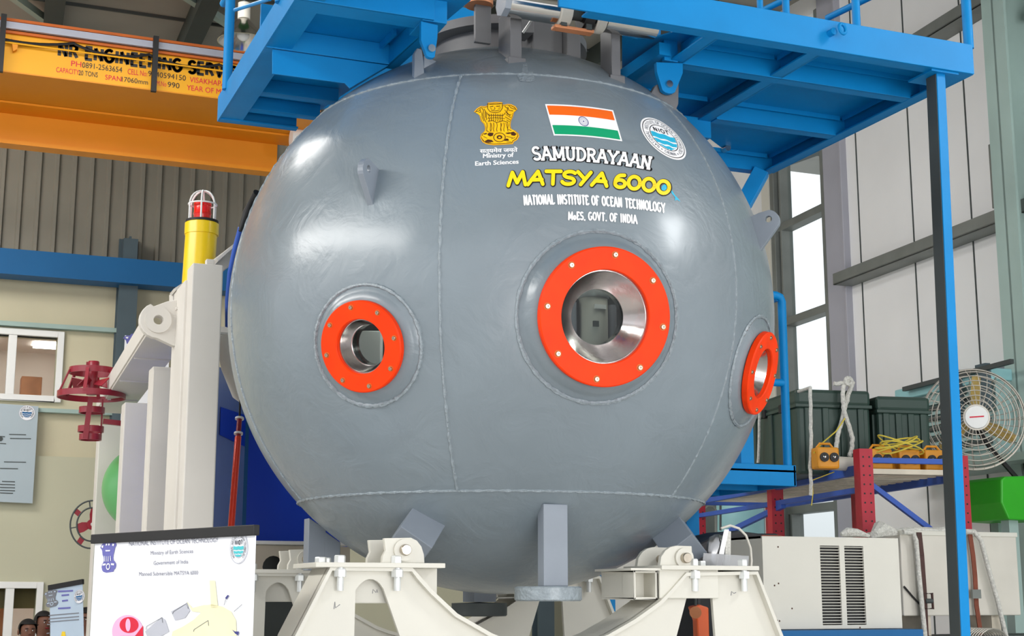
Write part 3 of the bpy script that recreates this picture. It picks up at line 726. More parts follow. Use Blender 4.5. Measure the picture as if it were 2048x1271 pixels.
# ---- flag, emblem, seal and lettering carried on the hull
def S(o): return lambda px, py: on_sphere(px, py, RAD+o)
fq = quadmap((1090,208),(1226.4,220.3),(1107.5,270.8),(1244.7,282.5),-3)
def rect(m_, s0, t0, s1, t1, n=16):
    out = []
    for i in range(n):
        a, b = s0+(s1-s0)*i/n, s0+(s1-s0)*(i+1)/n; out.append([m_(a,t0), m_(b,t0), m_(b,t1), m_(a,t1)])
    return out
flag = flat(rect(fq,0,0,1,1), S(.0012), 'flag', M['whitetext'], sp_, 8)
flat(rect(fq,.022,.665,.978,.955), S(.0018), 'saffron_stripe', M['saffron'], flag, 8)
flat(rect(fq,.022,.045,.978,.335), S(.0018), 'green_stripe', M['flaggreen'], flag, 8)
def fc(s, t): return fq(.5+s*.072/1.0, .5+t*.155)
wl_ = [[[fc(a, b) for a, b in circ(0,0,1,1,36)], [fc(a, b) for a, b in circ(0,0,.88,.88,36)][::-1]]]
wl_ += [[fc(a, b) for a, b in circ(0,0,.14,.14,12)]]
for k in range(24):
    a = math.radians(k*15); wl_.append([fc(.16*math.cos(a),.16*math.sin(a)), fc(.9*math.cos(a-.03),.9*math.sin(a-.03)), fc(.9*math.cos(a+.03),.9*math.sin(a+.03))])
flat(wl_, S(.0018), 'flag_wheel', M['navy'], flag)
# lettering
def onhull(txt, fmap, fontd, wpx, m, nm, o, serif=None, out=None, outw=0, gap=.12, offs=(0,0)):
    L, width = layout(txt, fontd, gap); X = L+(serifs(L, width, *serif) if serif else [])
    P = [[(fmap(a, b)[0]+offs[0], fmap(a, b)[1]+offs[1]) for a, b in p] for p in X]
    ends = serif is None
    main = flat(stroke_quads(P, wpx, ends), S(o), nm, m, sp_)
    if out is not None:
        P2 = [[(fmap(a, b)[0]+offs[0]+outw*.25, fmap(a, b)[1]+offs[1]+outw*.2) for a, b in p] for p in X]
        flat(stroke_quads(P2, wpx+outw, True), S(o-.0006), nm+'_outline', out, main)
    return main
def fix(m_, s0=0., s1=1.): return lambda s, t: m_(s0+(s1-s0)*s, t)
onhull('SAMUDRAYAAN', quadmap((1064,294.5),(1303,315),(1067.5,319),(1299,337.5),-6.5), GL, 5.0, M['whitetext'], 'name_lettering', .0022, (.17,.2), M['blacktext'], 2.4, .2)
onhull('MATSYA 6000', quadmap((1019,345),(1341,364),(1016.5,371),(1338,388),-10), COMIC, 7.4, M['yellowtext'], 'vessel_lettering', .0022, None, M['blacktext'], 3.2, .12)
onhull('NATIONAL INSTITUTE OF OCEAN TECHNOLOGY', quadmap((1047,391.5),(1329,407),(1048.5,409),(1330,424.5),-7.5), GL, 3.4, M['whitetext'], 'institute_lettering', .0022, (.14,.16), None, 0, .26)
onhull('MoES, GOVT. OF INDIA', quadmap((1137,424),(1273,431),(1137,438.5),(1274,446.5),-2), GL, 3.1, M['whitetext'], 'ministry_lettering', .0022, (.14,.16), None, 0, .26)
for tx, q_, bold in (('Ministry of', ((966.4,307.2),(1027,304.5),(966,315.5),(1027,313.4)), 1),
               ('Earth Sciences', ((950.5,322.4),(1037,318.3),(950.5,331),(1037,326.8)), 1),
               ('सत्यमेव जयते', ((960,297.3),(1034.7,294.7),(960,307.7),(1034.7,304.8)), 1)):
    fm = quadmap(*q_)
    tr, _ = text_tris(tx); ys_ = [b for t in tr for a, b in t] or [0, 1]
    if ord(tx[0]) > 255: y0_, y1_ = min(ys_), max(ys_); tr = [[(a, (b-y0_)/(y1_-y0_)*1.25-.1) for a, b in t] for t in tr]
    pcs = []
    for ox, oy in ((0,0),(.55,0),(.0,.4),(.55,.4),(1.0,.2)): pcs += [[(fm(a, b)[0]+ox-.4, fm(a, b)[1]+oy-.2) for a, b in t] for t in tr]
    flat(pcs, S(.0016), 'caption_lettering', M['whitetext'], sp_)
# lion capital emblem
def E_(x, y): return (940+x/8.475, 190+y/8.475)
outl = [(65,285),(110,230),(180,185),(240,190),(285,180),(300,130),(430,115),(545,120),(560,165),(640,150),(700,155),(770,190),(805,240),(745,295),(725,370),(695,440),(685,510),(700,575),(760,600),(820,650),(835,700),(800,760),(745,790),(725,830),(400,850),(270,830),(210,795),(170,720),(190,660),(245,610),(255,560),(235,490),(185,440),(160,350),(120,310)]
cxy = (445, 480)
def shrink(P, k): return [(cxy[0]+(x-cxy[0])*k, cxy[1]+(y-cxy[1])*k) for x, y in P]
emb = flat([[E_(*p) for p in outl]], S(.0012), 'emblem', M['goldrim'], sp_, 8)
flat([[E_(*p) for p in shrink(outl,.955)]], S(.0016), 'emblem_outline', M['brown'], emb, 8)
flat([[E_(*p) for p in shrink(outl,.93)]], S(.0020), 'emblem_field', M['gold'], emb, 8)
ink = []
def il(P, w_=9): ink.extend(stroke_quads([[E_(*p) for p in P]], w_/8.475, True, 99))
il([(300,140),(300,230),(340,280),(430,300),(510,280),(548,220),(545,140)],10); il([(330,160),(520,150)],9); il([(340,200),(390,190)],12); il([(450,190),(510,185)],12)
il([(415,205),(425,235),(400,245)],8); il([(360,255),(430,270),(500,250)],9); il([(345,225),(370,235)],8); il([(480,225),(520,215)],8)
for i in range(7): il([(320+i*38,320),(330+i*36,350),(318+i*38,380),(332+i*36,410),(320+i*37,440)],10)
il([(290,300),(310,340),(560,345),(600,300)],10); il([(300,395),(430,380),(590,400)],8); il([(310,445),(380,430),(450,465),(560,435),(640,460)],10)
il([(180,230),(150,270),(110,280)],9); il([(200,220),(230,260),(220,330),(240,400),(270,460)],10); il([(240,235),(275,300),(280,420)],10); il([(170,250),(185,290),(150,295)],8); il([(200,300),(205,370),(235,440)],9); il([(255,290),(258,380)],9)
il([(590,190),(640,230),(620,290),(680,350)],10); il([(660,180),(700,220),(760,240)],9); il([(640,200),(660,260),(730,270)],9); il([(610,330),(690,380)],9); il([(600,370),(680,420)],9); il([(590,250),(640,330),(700,330)],8); il([(620,420),(670,450)],9)
for x in (285,345,400,455,520,575,640): il([(x,470),(x+6,520),(x-4,590),(x+6,615)],9)
il([(360,480),(372,560),(352,610)],8); il([(540,480),(520,560),(536,600)],8); il([(610,470),(640,580),(700,600)],8); il([(280,600),(330,630)],8)
for P in ([(300,650),(340,635),(400,640),(385,690),(340,700),(300,680)],[(250,780),(300,750),(370,760),(400,795),(270,800)],[(690,630),(740,620),(790,660),(755,690),(700,680)],[(575,775),(610,735),(650,740),(660,775)],[(600,640),(680,630),(700,650),(640,660),(610,650)],[(235,650),(280,640),(290,660),(240,670)]):
    ink.append([E_(*p) for p in P])
ink.append([[E_(*p) for p in circ(500,715,105,80,30)], [E_(*p) for p in circ(500,715,92,69,30)][::-1]])
ink.append([[E_(*p) for p in circ(500,712,48,34,20)], [E_(*p) for p in circ(500,716,22,15,20)][::-1]])
il([(280,808),(700,790)],8); il([(205,690),(230,640)],9); il([(195,730),(235,780)],9); il([(230,700),(290,730)],8); il([(620,700),(720,720)],9); il([(700,740),(760,720)],9)
flat(ink, S(.0025), 'emblem_linework', M['brown'], emb)
# round institute seal, a true circle on the hull
cN = (on_sphere(1328,275.5)-SC).normalized(); e1 = on_sphere(1338,278.6)-on_sphere(1318,272.4); e1 = (e1-cN*e1.dot(cN)).normalized(); e2 = cN.cross(e1)
if e2.z < 0: e2 = -e2
RS = .104
def seal(o): return lambda a, b: SC+(cN*RAD+(e1*a+e2*b)*RS).normalized()*(RAD+o)
sl = flat([circ(0,0,1,1,64)], seal(.0012), 'institute_seal', M['whitetext'], sp_, .2)
rg_ = lambda a, b: [circ(0,0,a,a,64), circ(0,0,b,b,64)[::-1]]
flat([rg_(.93,.90), rg_(.63,.60)], seal(.0018), 'seal_rings', M['blacktext'], sl)
wv = []
for (y0, y1) in ((.16,-.10),(-.17,-.36),(-.43,-.62)):
    P = []; N_ = 24
    def xl(y): return math.sqrt(max(0, .59**2-y*y))
    top = [(-xl(y0)+2*xl(y0)*i/N_, y0+.022*math.sin(i/N_*14)) for i in range(N_+1)]
    y1c = max(y1, -.57); bot = [(-xl(y1c)+2*xl(y1c)*i/N_, y1c+.022*math.sin(i/N_*14+.5)) for i in range(N_+1)]
    for i in range(N_): wv.append([top[i], bot[i], bot[i+1], top[i+1]])
flat(wv, seal(.0018), 'seal_waves', M['cyan'], sl)
L, wd = layout('NIOT', GL, .3)
flat(stroke_quads([[(-.36+.72*a, .24+.2*b) for a, b in p] for p in L], .045, False, .3), seal(.0018), 'seal_initials', M['blacktext'], sl)
def ringtext(txt, a0, a1, rbase, hh, inward=False):
    out = []; n = len(txt)
    L, wd = layout(txt, GL, .2)
    for p in L:
        q_ = []
        for a, b in p:
            th = math.radians(a0+(a1-a0)*a); r_ = rbase+hh*b if not inward else rbase+hh*(1-b); q_.append((r_*math.cos(th), r_*math.sin(th)))
        out.append(q_)
    return out
rt = ringtext('NATIONAL INSTITUTE OF OCEAN TECHNOLOGY', 232, -52, .69, .14)+ringtext('CHENNAI', 250, 290, .69, .13, True)
flat(stroke_quads(rt, .022, False, .3)+[circ(.765*math.cos(math.radians(t)), .765*math.sin(math.radians(t)), .035, .035, 10) for t in (240,300)], seal(.0018), 'seal_legend', M['midgrey'], sl)
flat([[(1046,128),(1054,127),(1056,142),(1066,143),(1070,160),(1060,164),(1040,162),(1034,150),(1044,144)]], S(.0012), 'tape_patch', M['hullrough'], sp_, 6)
# small fish drawing beside the last zero
fish = [(1324,372),(1330,367),(1337,368),(1341,374),(1345,382),(1350,390),(1356,396),(1361,403),(1354,399),(1350,401),(1350,394),(1344,387),(1340,380),(1334,377),(1329,381),(1322,380)]
flat([fish], S(.0010), 'fish_mark', M['cyan'], sp_)
# what can be seen inside through the ports
d0 = ports[0][0]; u = Vector((0,0,1)); c0 = SC+d0*1.04; c0 = c0+(c0-CAM).normalized()*.30+Vector((-.008,0,.03))
t = thing('instrument_canister', 'grey cylindrical instrument canister standing inside behind the large central viewport', 'canister', c0+Vector((0,0,-.22)))
MB().cyl(c0+Vector((0,0,-.22)), c0+Vector((0,0,.035)), .052, 36).build('canister_body', M['creamdull'], t, True)
MB().lathe([(.054,0),(.058,.006),(.058,.024),(.042,.028),(.038,.045),(.02,.056),(.0001,.058)], c0+Vector((0,0,.035)), (0,0,1), 36).build('canister_lid', M['zinc'], t, True)
MB().box(c0+Vector((-.02,-.056,-.01)), c0+Vector((.025,-.04,.006))).build('name_plate', M['white'], t)
MB().box(c0+Vector((-.025,-.056,-.075)), c0+Vector((-.005,-.04,-.055))).build('socket', M['dark'], t)
for s in (-1, 1):
    MB().cyl(c0+Vector((s*.08,.01,-.2)), c0+Vector((s*.08,.01,.02)), .016, 16).build('side_tube', M['midgrey'], t, True)
d1 = ports[1][0]; c1 = SC+d1*1.04; c1 = c1+(c1-CAM).normalized()*.22; x1 = u.cross(d1).normalized()
o = MB().prism([c1+x1*a+u*b for a, b in ((-.09,-.12),(.028,-.12),(.028,.045),(-.05,.052),(-.09,.01))], -d1*.02).build('equipment_panel', M['white'], bevel=.002)
tag(o, 'pale flat panel inside behind the left viewport', 'panel')
for az_, lb in ((-3,'central'),(-47,'left'),(42,'right')):  # unseen glowing blocks, added to light the canister and the panel
    c2 = SC+sdir(az_+8,16 if az_ != -47 else 3)*.98; o = MB().box(c2-Vector((.03,.03,.015)), c2+Vector((.03,.03,.015))).build('port_fill_block', M['portfill']); tag(o, 'small added light block, unseen, inside the sphere above the %s viewport' % lb, 'lamp', 'added lights above the viewports')

# ================================================================== BLUE ACCESS PLATFORM
ZU = 3.80; ZD = 3.885
PY0 = onZ(1945,150,ZU).y; PX1 = onZ(1945,150,ZU).x; PY1 = onZ(1544,344,ZU).y+.02; PX0 = onZ(437,243,ZU).x; PYL = onZ(437,243,ZU).y
pf_ = thing('access_platform', 'blue painted steel access platform around the top of the grey sphere, seen from below', 'platform', ((PX0+PX1)/2, (PY0+PY1)/2, ZU))
# deck sheets
notch = [onZ(*p, ZD) for p in ((1225,30),(1375,50),(1342,66),(1312,75),(1275,78),(1244,73))]
n0 = [Vector((p.x, max(p.y, PY0+.01), ZD)) for p in notch[2:]]
xin = onZ(1244,150,ZD); rim = onZ(1400,262,ZD)
rd = [Vector((PX1,PY0,ZD)), Vector((PX1,PY1,ZD)), Vector((onZ(1400,330,ZD).x,PY1,ZD)), rim, xin]+n0[::-1]+[Vector((onZ(1375,50,ZD).x,PY0,ZD))]
MB().prism(rd, (0,0,.006)).build('deck_sheet', M['blue'], pf_)
ly0 = 3.6
li = [onZ(*p, ZD) for p in ((880,52),(775,135),(700,180),(600,262))]
ld = [Vector((PX0,ly0,ZD)), Vector((PX0,PYL,ZD)), Vector((li[3].x,PYL,ZD)), li[2], li[1], li[0], Vector((li[0].x+.12,ly0,ZD))]
MB().prism(ld, (0,0,.006)).build('deck_sheet', M['blue'], pf_)
NCH = [0]
def channel(a, b, side, nm='cross_beam', hh=.085, fl=.055, z0=ZU):
    """steel channel from a to b (x, y pairs): upright web, bottom flange towards side (+1 left, -1 right of a->b)"""
    NCH[0] += 1; z0 += .0007*(NCH[0]%9); hh -= .0007*(NCH[0]%9)+.001
    a = Vector((a[0],a[1],z0)); b = Vector((b[0],b[1],z0)); d = (b-a).normalized(); nrm = Vector((-d.y,d.x,0))*side
    m = MB(); m.obox((a+b)/2+Vector((0,0,hh/2)), d*(b-a).length/2, nrm*.005, Vector((0,0,hh/2)))
    m.obox((a+b)/2+nrm*fl/2+Vector((0,0,.004)), d*(b-a).length/2, nrm*fl/2, Vector((0,0,.004)))
    return m.build(nm, M['blue'], pf_, bevel=.0015)
xc = onZ(1560,160,ZU).x
def zy(px, py): return onZ(px,py,ZU).y
yA = zy(1420,137); yB = zy(1545,255); xl_ = onZ(1370,125,ZU).x
# front fascia of the right part and the outer side channel
fz = onY(1945,92,PY0).z
MB().box((onZ(1120,10,ZU).x,PY0-.012,ZU),(PX1,PY0,fz)).add([], []).build('front_fascia', M['blue'], pf_, bevel=.002)
MB().box((onZ(1180,20,ZU).x,PY0,ZU),(PX1,PY0+.05,ZU+.006)).build('fascia_flange', M['blue'], pf_)
MB().box((onZ(1180,20,ZU).x,PY0,fz-.006),(PX1,PY0+.06,fz)).build('fascia_flange', M['blue'], pf_)
channel((PX1,PY0), (PX1,PY1), 1, 'side_beam', fz-ZU-.002)
channel((xl_,yA), (xc,yA), 1); channel((xc,yA), (PX1,yA), 1)
channel((onZ(1415,250,ZU).x,yB), (PX1,yB), 1); channel((onZ(1400,330,ZU).x,PY1), (PX1,PY1), 1, 'side_beam')
channel((xc,PY0), (xc,PY1), 1); channel((xl_,PY0), (xl_,yA), 1)
# deck angle frame lines just beneath the sheet
for (x0,x1,y0,y1) in ((xc,PX1,PY0,yA),(xc,PX1,yA,yB),(xc,PX1,yB,PY1),(xl_,xc,PY0,yA),(xl_,xc,yA,yB)):
    m = MB(); e = .05
    m.box((x0+e,y1-.035,ZD-.02),(x1-e,y1-.03,ZD)); m.box((x1-.035,y0+.01,ZD-.02),(x1-.03,y1-.03,ZD)); m.build('deck_angle', M['blue'], pf_)
# sloping piece on the inner corner near the sphere
a = onZ(1244,158,ZU+.04); b_ = onZ(1330,98,ZU+.04)
MB().bar(a, b_, .05, .05).build('cross_beam', M['blue'], pf_)
m = MB(); q0 = onY(1366,230,5.35); q1 = onY(1423,276,5.35); m.box((q0.x,5.35,q1.z),(q1.x,5.42,q0.z)); m.build('corner_block', M['blue'], pf_, bevel=.003)
# left part
channel((PX0,ly0), (PX0,PYL), -1, 'side_beam', .09, .10); 
MB().box((PX0-.006,ly0,ZU),(PX0,PYL,ZU+.115)).build('side_fascia', M['blue'], pf_)
channel((PX0,PYL), (onZ(592,262,ZU).x,PYL), -1, 'side_beam', .085, .04)
y2 = onZ(545,97,ZU).y; xe = onZ(772,136,ZU).x
channel((PX0,y2), (xe,y2), 1, 'cross_beam', .085, .06)
m = MB(); za = ZU-.002; zb_ = onY(545,147,y2).z
m.prism([(onY(545,100,y2).x,y2,za),(xe,y2,za),(onY(700,176,y2).x,y2,onY(700,176,y2).z),(onY(690,165,y2).x,y2,onY(690,166,y2).z),(onY(545,147,y2).x,y2,zb_)], (0,.008,0)); m.build('hanging_plate', M['blue'], pf_, bevel=.0015)
for (p, q) in (((505,180),(675,204)),((484,214),(640,233))):
    yy = onZ(*p, ZU+.03).y; channel((PX0+.02,yy), (onZ(*q, ZU+.03).x,yy), 1, 'cross_beam', .06, .05, ZU+.025)
yn = onZ(620,0,ZU).y; 
m = MB(); ym = onZ(660,10,ZU).y; xm = onZ(870,40,ZU).x
channel((PX0,ym), (xm,ym+.0), 1, 'cross_beam', .085, .10)
ia = onZ(770,138,ZU); ib = onZ(868,48,ZU)
channel((ia.x,ia.y), (ib.x,ib.y), 1, 'inner_beam', .085, .045)
m = MB(); z1_ = ZU+.085; p0 = onZ(725,128,ZD-.01); p1_ = onZ(790,62,ZD-.01); m.bar(p0, p1_, .012, .03); m.build('deck_angle', M['blue'], pf_)
# block and plate at the inner corner
m = MB(); bx0, bx1 = onZ(845,40,ZU).x, onZ(897,45,ZU).x; yb_ = onZ(845,40,ZU).y
m.box((bx0,yb_,ZU-.0),(bx1,yb_+.16,ZU+.11)); m.build('corner_block', M['blue'], pf_, bevel=.003)
# curved rear plate over the crown
yq = 6.0; m = MB(); top = [onY(px,py,yq+.0016*(985-px)*.3) for px,py in ((898,3),(925,14),(955,23),(990,31))]; bot = [onY(px,py,yq+.0016*(985-px)*.3) for px,py in ((866,86),(905,73),(940,64),(980,58))]
vs_ = top+bot; vs_ += [v+Vector((0,.01,0)) for v in vs_]
m.add(vs_, [(0,1,5,4),(1,2,6,5),(2,3,7,6),(8,9,13,12)[::-1],(9,10,14,13)[::-1],(10,11,15,14)[::-1],(0,1,9,8),(1,2,10,9),(2,3,11,10),(4,5,13,12),(5,6,14,13),(6,7,15,14)]); m.build('rear_plate', M['blue'], pf_)
m = MB(); m.box((onY(900,0,6.1).x-.9,6.08,ZU+.1),(onY(960,0,6.1).x,6.1,4.35)); m.build('rear_fascia', M['blue'], pf_)
# hanging lugs pinned to the crown
def plat_lug(tl, tr, mid_l, tip, mid_r, pin, yy, nm='hanging_lug'):
    P = [onY(*p, yy) for p in (tl, tr, mid_r)]
    c = onY(*tip, yy); r = abs(P[2].x-onY(*mid_l, yy).x)*.27
    P += [c+Vector((r*math.cos(t), 0, r*.55*math.sin(t)+r*.3)) for t in (-.5,-1.1,-1.57,-2.1,-2.7)]
    P.append(onY(*mid_l, yy)); l = MB().prism(P, (0,.022,0)).build(nm, M['blue'], pf_, bevel=.002)
    b = onY(*pin, yy); MB().cyl(b+Vector((0,-.012,0)), b+Vector((0,.045,0)), .014, 20).build('lug_pin', M['chrome'], l, True)
ylu = onZ(862,42,ZU).y
plat_lug((842,42),(876,50),(842,80),(862,113),(875,76),(862,98), ylu)
yr_ = onZ(1338,122,ZU).y+.0
plat_lug((1313,124),(1366,126),(1314,143),(1338,183),(1366,146),(1337,169), yr_)
m = MB(); q0 = onY(1328,72,yr_); q1 = onY(1356,124,yr_); m.box((q0.x,yr_,q1.z),(q1.x,yr_+.02,q0.z)); m.build('hanging_strap', M['blue'], pf_, bevel=.002)
b = onY(1452,297,PY1-.06); MB().cyl(b+Vector((0,-.02,0)), b+Vector((0,.02,0)), .016, 16).build('beam_bolt', M['chrome'], pf_, True)
# lifting ring on the fascia
c = onY(1676,63,PY0-.03); MB().tube([c+Vector((.014*math.sin(t), -.03+.004*math.cos(t), .021*math.cos(t))) for t in [i*math.pi/8 for i in range(16)]], .007, 8, closed=True).build('lifting_ring', M['blue'], pf_, True)
c2 = onY(1665,64,PY0-.03); MB().cyl(c2+Vector((0,-.012,0)), c2+Vector((0,.03,0)), .014, 16).build('ring_boss', M['blue'], pf_, True)
# railings and columns
def rail(a, b, r, nm='railing'): return MB().tube([a, b], r, 14).build(nm, M['blue'], pf_, True)
zt2 = 4.9
for px, py, w_r in ((1937,85,.02),(1713,45,.016),(1572,20,.014),(1520,12,.012)):
    a = onY(px, py, PY0+.03); a.z = fz; rail(a, Vector((a.x,a.y,zt2)), w_r, 'railing_post')
a = onY(1650,25,PY0+.75); b_ = onY(1745,-20,PY0+.15)
rail(Vector((PX1-.62,PY0+1.3,4.28)), Vector((PX1-.42,PY0+.3,4.28)), .014); rail(Vector((PX0+.02,PY0+.03,zt2)), Vector((PX1,PY0+.03,zt2)), .02)
rail(onY(1655,36,4.9), onY(1765,-18,4.5), .014)
for px, py in ((452,228),(560,40)):
    a = onX(px, py, PX0+.0); a.z = ZU+.09; rail(a, Vector((a.x,a.y,zt2)), .021, 'railing_post')
rail(Vector((PX0,ly0,4.35)), Vector((PX0,PYL,4.35)), .016)
rail(onX(540,-2,PX0), onX(470,20,PX0)+Vector((0,0,0)), .008)
a = onY(1312,34,4.9); rail(Vector((a.x,4.9,ZD)), Vector((a.x,4.9,4.6)), .018, 'railing_post')
# columns down to the floor
x0, x1 = onY(1879,200,PY0+.02).x-.006, onY(1896,200,PY0+.02).x-.006
LX = .06; m = MB().prism([(x0,PY0+.02,ZU),(x1,PY0+.02,ZU),(x1-LX,PY0+.02,0),(x0-LX,PY0+.02,0)], (0,.065,0)).build('column', M['blue'], pf_, bevel=.002)
MB().prism([(x0-.003,PY0+.024,ZU-.01),(x0-.0005,PY0+.024,ZU-.01),(x0-.0005-LX,PY0+.024,0),(x0-.003-LX,PY0+.024,0)], (0,.059,0)).build('column_dark_side', M['dark'], m)  # left side of the column, in a darker colour
m = MB().box((x0-.04,PY0+.0,ZU-.008),(x1+.05,PY0+.15,ZU)); m.build('column_cap', M['blue'], pf_)
m = MB().box((x0-.04,PY0+.0,0),(x1+.05,PY0+.15,.012)); m.build('column_base', M['blue'], pf_)
a = onZ(1495,345,ZU); m = MB().bar((a.x+.05,PY1-.02,ZU), (a.x-.62,PY1+.42,2.4), .075, .075); m.bar((a.x-.62,PY1+.42,2.45),(a.x-.62,PY1+.42,0),.075,.075); m.build('column', M['blue'], pf_, bevel=.004)
m = MB().box((PX0+.02,PYL-.12,0),(PX0+.09,PYL-.05,ZU)) if False else None

# lower walkway with its handrail, right behind the sphere
yw = 6.3; a = onY(1470,935,yw); b_ = onY(1592,972,yw)
lw = thing('walkway_stage', 'small blue walkway stage with square handrail, low behind the right side of the sphere', 'platform', (b_.x,yw,1.2))
zt_w = onY(1592,930,yw).z; zb_w = onY(1592,972,yw).z; xr_ = onY(1592,950,yw).x
MB().box((2.75,yw,zb_w),(xr_,yw+.012,zt_w)).build('stage_fascia', M['blue'], lw, bevel=.003)
m = MB().box((2.75,yw,zb_w+.07),(xr_,yw+1.1,zb_w+.08)); m.box((xr_-.012,yw,zb_w),(xr_,yw+1.1,zt_w)); m.box((2.75,yw+.35,zb_w),(xr_,yw+.36,zb_w+.07)); m.box((2.75,yw+.75,zb_w),(xr_,yw+.76,zb_w+.07)); m.box((2.75,yw+1.1,zb_w),(xr_,yw+1.11,zt_w)); m.build('stage_deck', M['blue'], lw)
s = onY(1575,925,yw+.03); t_ = onY(1570,592,yw+.03); l_ = onY(1500,590,yw+.03)
MB().tube([(s.x,s.y,zt_w),(s.x,s.y,t_.z-.03),(s.x-.01,s.y,t_.z-.008),(s.x-.035,s.y,t_.z),(l_.x,s.y,t_.z)], .022, 12).build('handrail', M['blue'], lw, True)
mz = onY(1560,765,yw+.03).z; MB().tube([(s.x,s.y,mz),(l_.x,s.y,mz)], .02, 12).build('mid_rail', M['blue'], lw, True)
MB().tube([(s.x-.02,s.y,t_.z-.01),(s.x-.02,s.y+.8,t_.z-.01)], .02, 12).build('side_rail', M['blue'], lw, True)
p2x = onY(1486,900,yw+.05).x; MB().box((p2x-.03,yw+.02,zt_w),(p2x+.045,yw+.09,3.2)).build('rail_post', M['blue'], lw)
for x_ in (2.95, xr_-.1):
    MB().box((x_-.04,yw+.9,0),(x_+.04,yw+.98,zb_w+.07)).build('stage_leg', M['blue'], lw)

# ================================================================== CREAM CRADLE
YF = 4.66
ck = thing('support_cradle', 'cream painted welded steel cradle with bolted pads carrying the grey sphere', 'cradle', (2.05, 5.4, 0))
def cradle_frame(yf, rear=False):
    dy = Vector((0, yf-YF, 0))
    def Q(px, py, o=0.): return onY(px, py, YF)+dy+Vector((0,o,0))
    zt1 = onY(760,1133,YF).z
    # left and right outer profile in x, z; arch between them is a circle under the sphere
    L = [Q(661,1133), Q(825,1134)]
    arch = [Q(*p) for p in ((841,1152),(866,1180),(915,1226),(985,1266))]
    R = [Q(*p) for p in ((1217,1268),(1271,1237),(1320,1202),(1345,1176),(1373,1144))]
    mid = []; a, b = arch[-1], R[0]
    for i in range(1, 8):
        t = i/8; p = a*(1-t)+b*t; mid.append(Vector((p.x, p.y, p.z-.042*4*t*(1-t)*1.0)))
    R2 = [Q(1373,1144), Q(1516,1142)]
    ol = Q(590,1271); orr = Q(1567,1271)
    # straight splayed legs to the floor
    sl = (Q(661,1133)-ol); kl = ol.x-(sl.x/sl.z)*(ol.z-.02); sr = (Q(1516,1142)-orr); kr = orr.x-(sr.x/sr.z)*(orr.z-.02)
    fl = Vector((kl*.5+ol.x*.5-.1, ol.y, .02)); fr_ = Vector((kr*.5+orr.x*.5+.1, orr.y, .02))
    topline = L+arch+mid+R+[Q(1516,1142)]
    zlow = onY(1000,1271,YF).z-.33
    web = [fl, ol, L[0]]+topline[1:]+[orr, fr_, Vector((fr_.x-.35,fr_.y,.02)), Vector((orr.x-.42,fr_.y,zlow-.05)), Vector((ol.x+.42,fl.y,zlow-.05)), Vector((fl.x+.35,fl.y,.02))]
    def arch_hole(cx, top, lx, rx, lyt, ryt, lb, rb):
        zb0 = Q(*lb).z-.12; P = [Vector((Q(*lb).x,yf,zb0))]; P.append(Q(*lyt))
        c0, c1 = Q(*lyt), Q(*ryt); tp = Q(*top)
        for i in range(1, 8):
            t = i/8; x = c0.x*(1-t)+c1.x*t; z = c0.z*(1-t)+c1.z*t; e = math.sin(math.pi*t)**.75; zt__ = tp.z; P.append(Vector((x, yf, z+(zt__-(c0.z+c1.z)/2)*e)))
        P += [Q(*ryt), Vector((Q(*rb).x+(.02 if rb[0] > 1000 or True else 0),yf,zb0))]; return P
    h1 = arch_hole(0,(745,1157),0,0,(716,1180),(772,1176),(713,1271),(820,1271))
    h2 = arch_hole(0,(1405,1168),0,0,(1381,1196),(1432,1182),(1342,1271),(1433,1271))
    wb = MB().plate([[p+Vector((0,.03,0)) for p in web], [p+Vector((0,.03,0)) for p in h1][::-1], [p+Vector((0,.03,0)) for p in h2][::-1]], (0,.016,0)).build('web_plate', M['cream'], ck)
    # flange strip along the outline
    def strip(pts, th=.012, y0=0., y1=.24):
        m = MB(); n = len(pts); top_ = []; bot_ = []
        for i, p in enumerate(pts):
            d = (pts[min(i+1,n-1)]-pts[max(i-1,0)]).normalized(); nn = Vector((d.z,0,-d.x)); 
            top_.append(p); bot_.append(p+nn*th)
        vs = [p+Vector((0,y0,0)) for p in top_]+[p+Vector((0,y1,0)) for p in top_]+[p+Vector((0,y1,0)) for p in bot_]+[p+Vector((0,y0,0)) for p in bot_]
        fs = []
        for i in range(n-1):
            for k in range(4):
                l = (k+1)%4; fs.append((k*n+i, k*n+i+1, l*n+i+1, l*n+i))
        fs += [(0,n,2*n,3*n),(n-1,2*n-1,3*n-1,4*n-1)]; m.add(vs, fs); return m
    strip([fl, ol, L[0], L[1]]+arch+mid+R+[Q(1516,1142), orr, fr_], .013).build('flange_strip', M['cream'], ck)
    # pads on top
    zp_ = onY(760,1127,YF).z
    a, b = Q(630,1130), Q(889,1130)
    pl_ = MB().box((a.x,yf-.01,zp_-.012),(b.x,yf+.30,zp_+.004)); pl_.build('pad_plate', M['cream'], ck, bevel=.002)
    a, b = Q(1321,1134), Q(1516,1140); z2_ = Q(1500,1138).z
    pr_ = MB().box((a.x,yf-.01,zp_-.012),(b.x,yf+.30,zp_+.004)); pr_.build('pad_plate', M['cream'], ck, bevel=.002)
    zg = Q(800,1206).z; xg0, xg1 = Q(705,1200,0).x, Q(889,1200).x
    MB().box((xg0,yf+.075,zg),(xg1,yf+.09,zp_-.01)).build('gusset_plate', M['cream'], ck, bevel=.004)
    m = MB(); X0, X1, Z0, Z1 = Q(1276,1200).x, Q(1323,1200).x, Q(1300,1198).z, Q(1300,1140).z
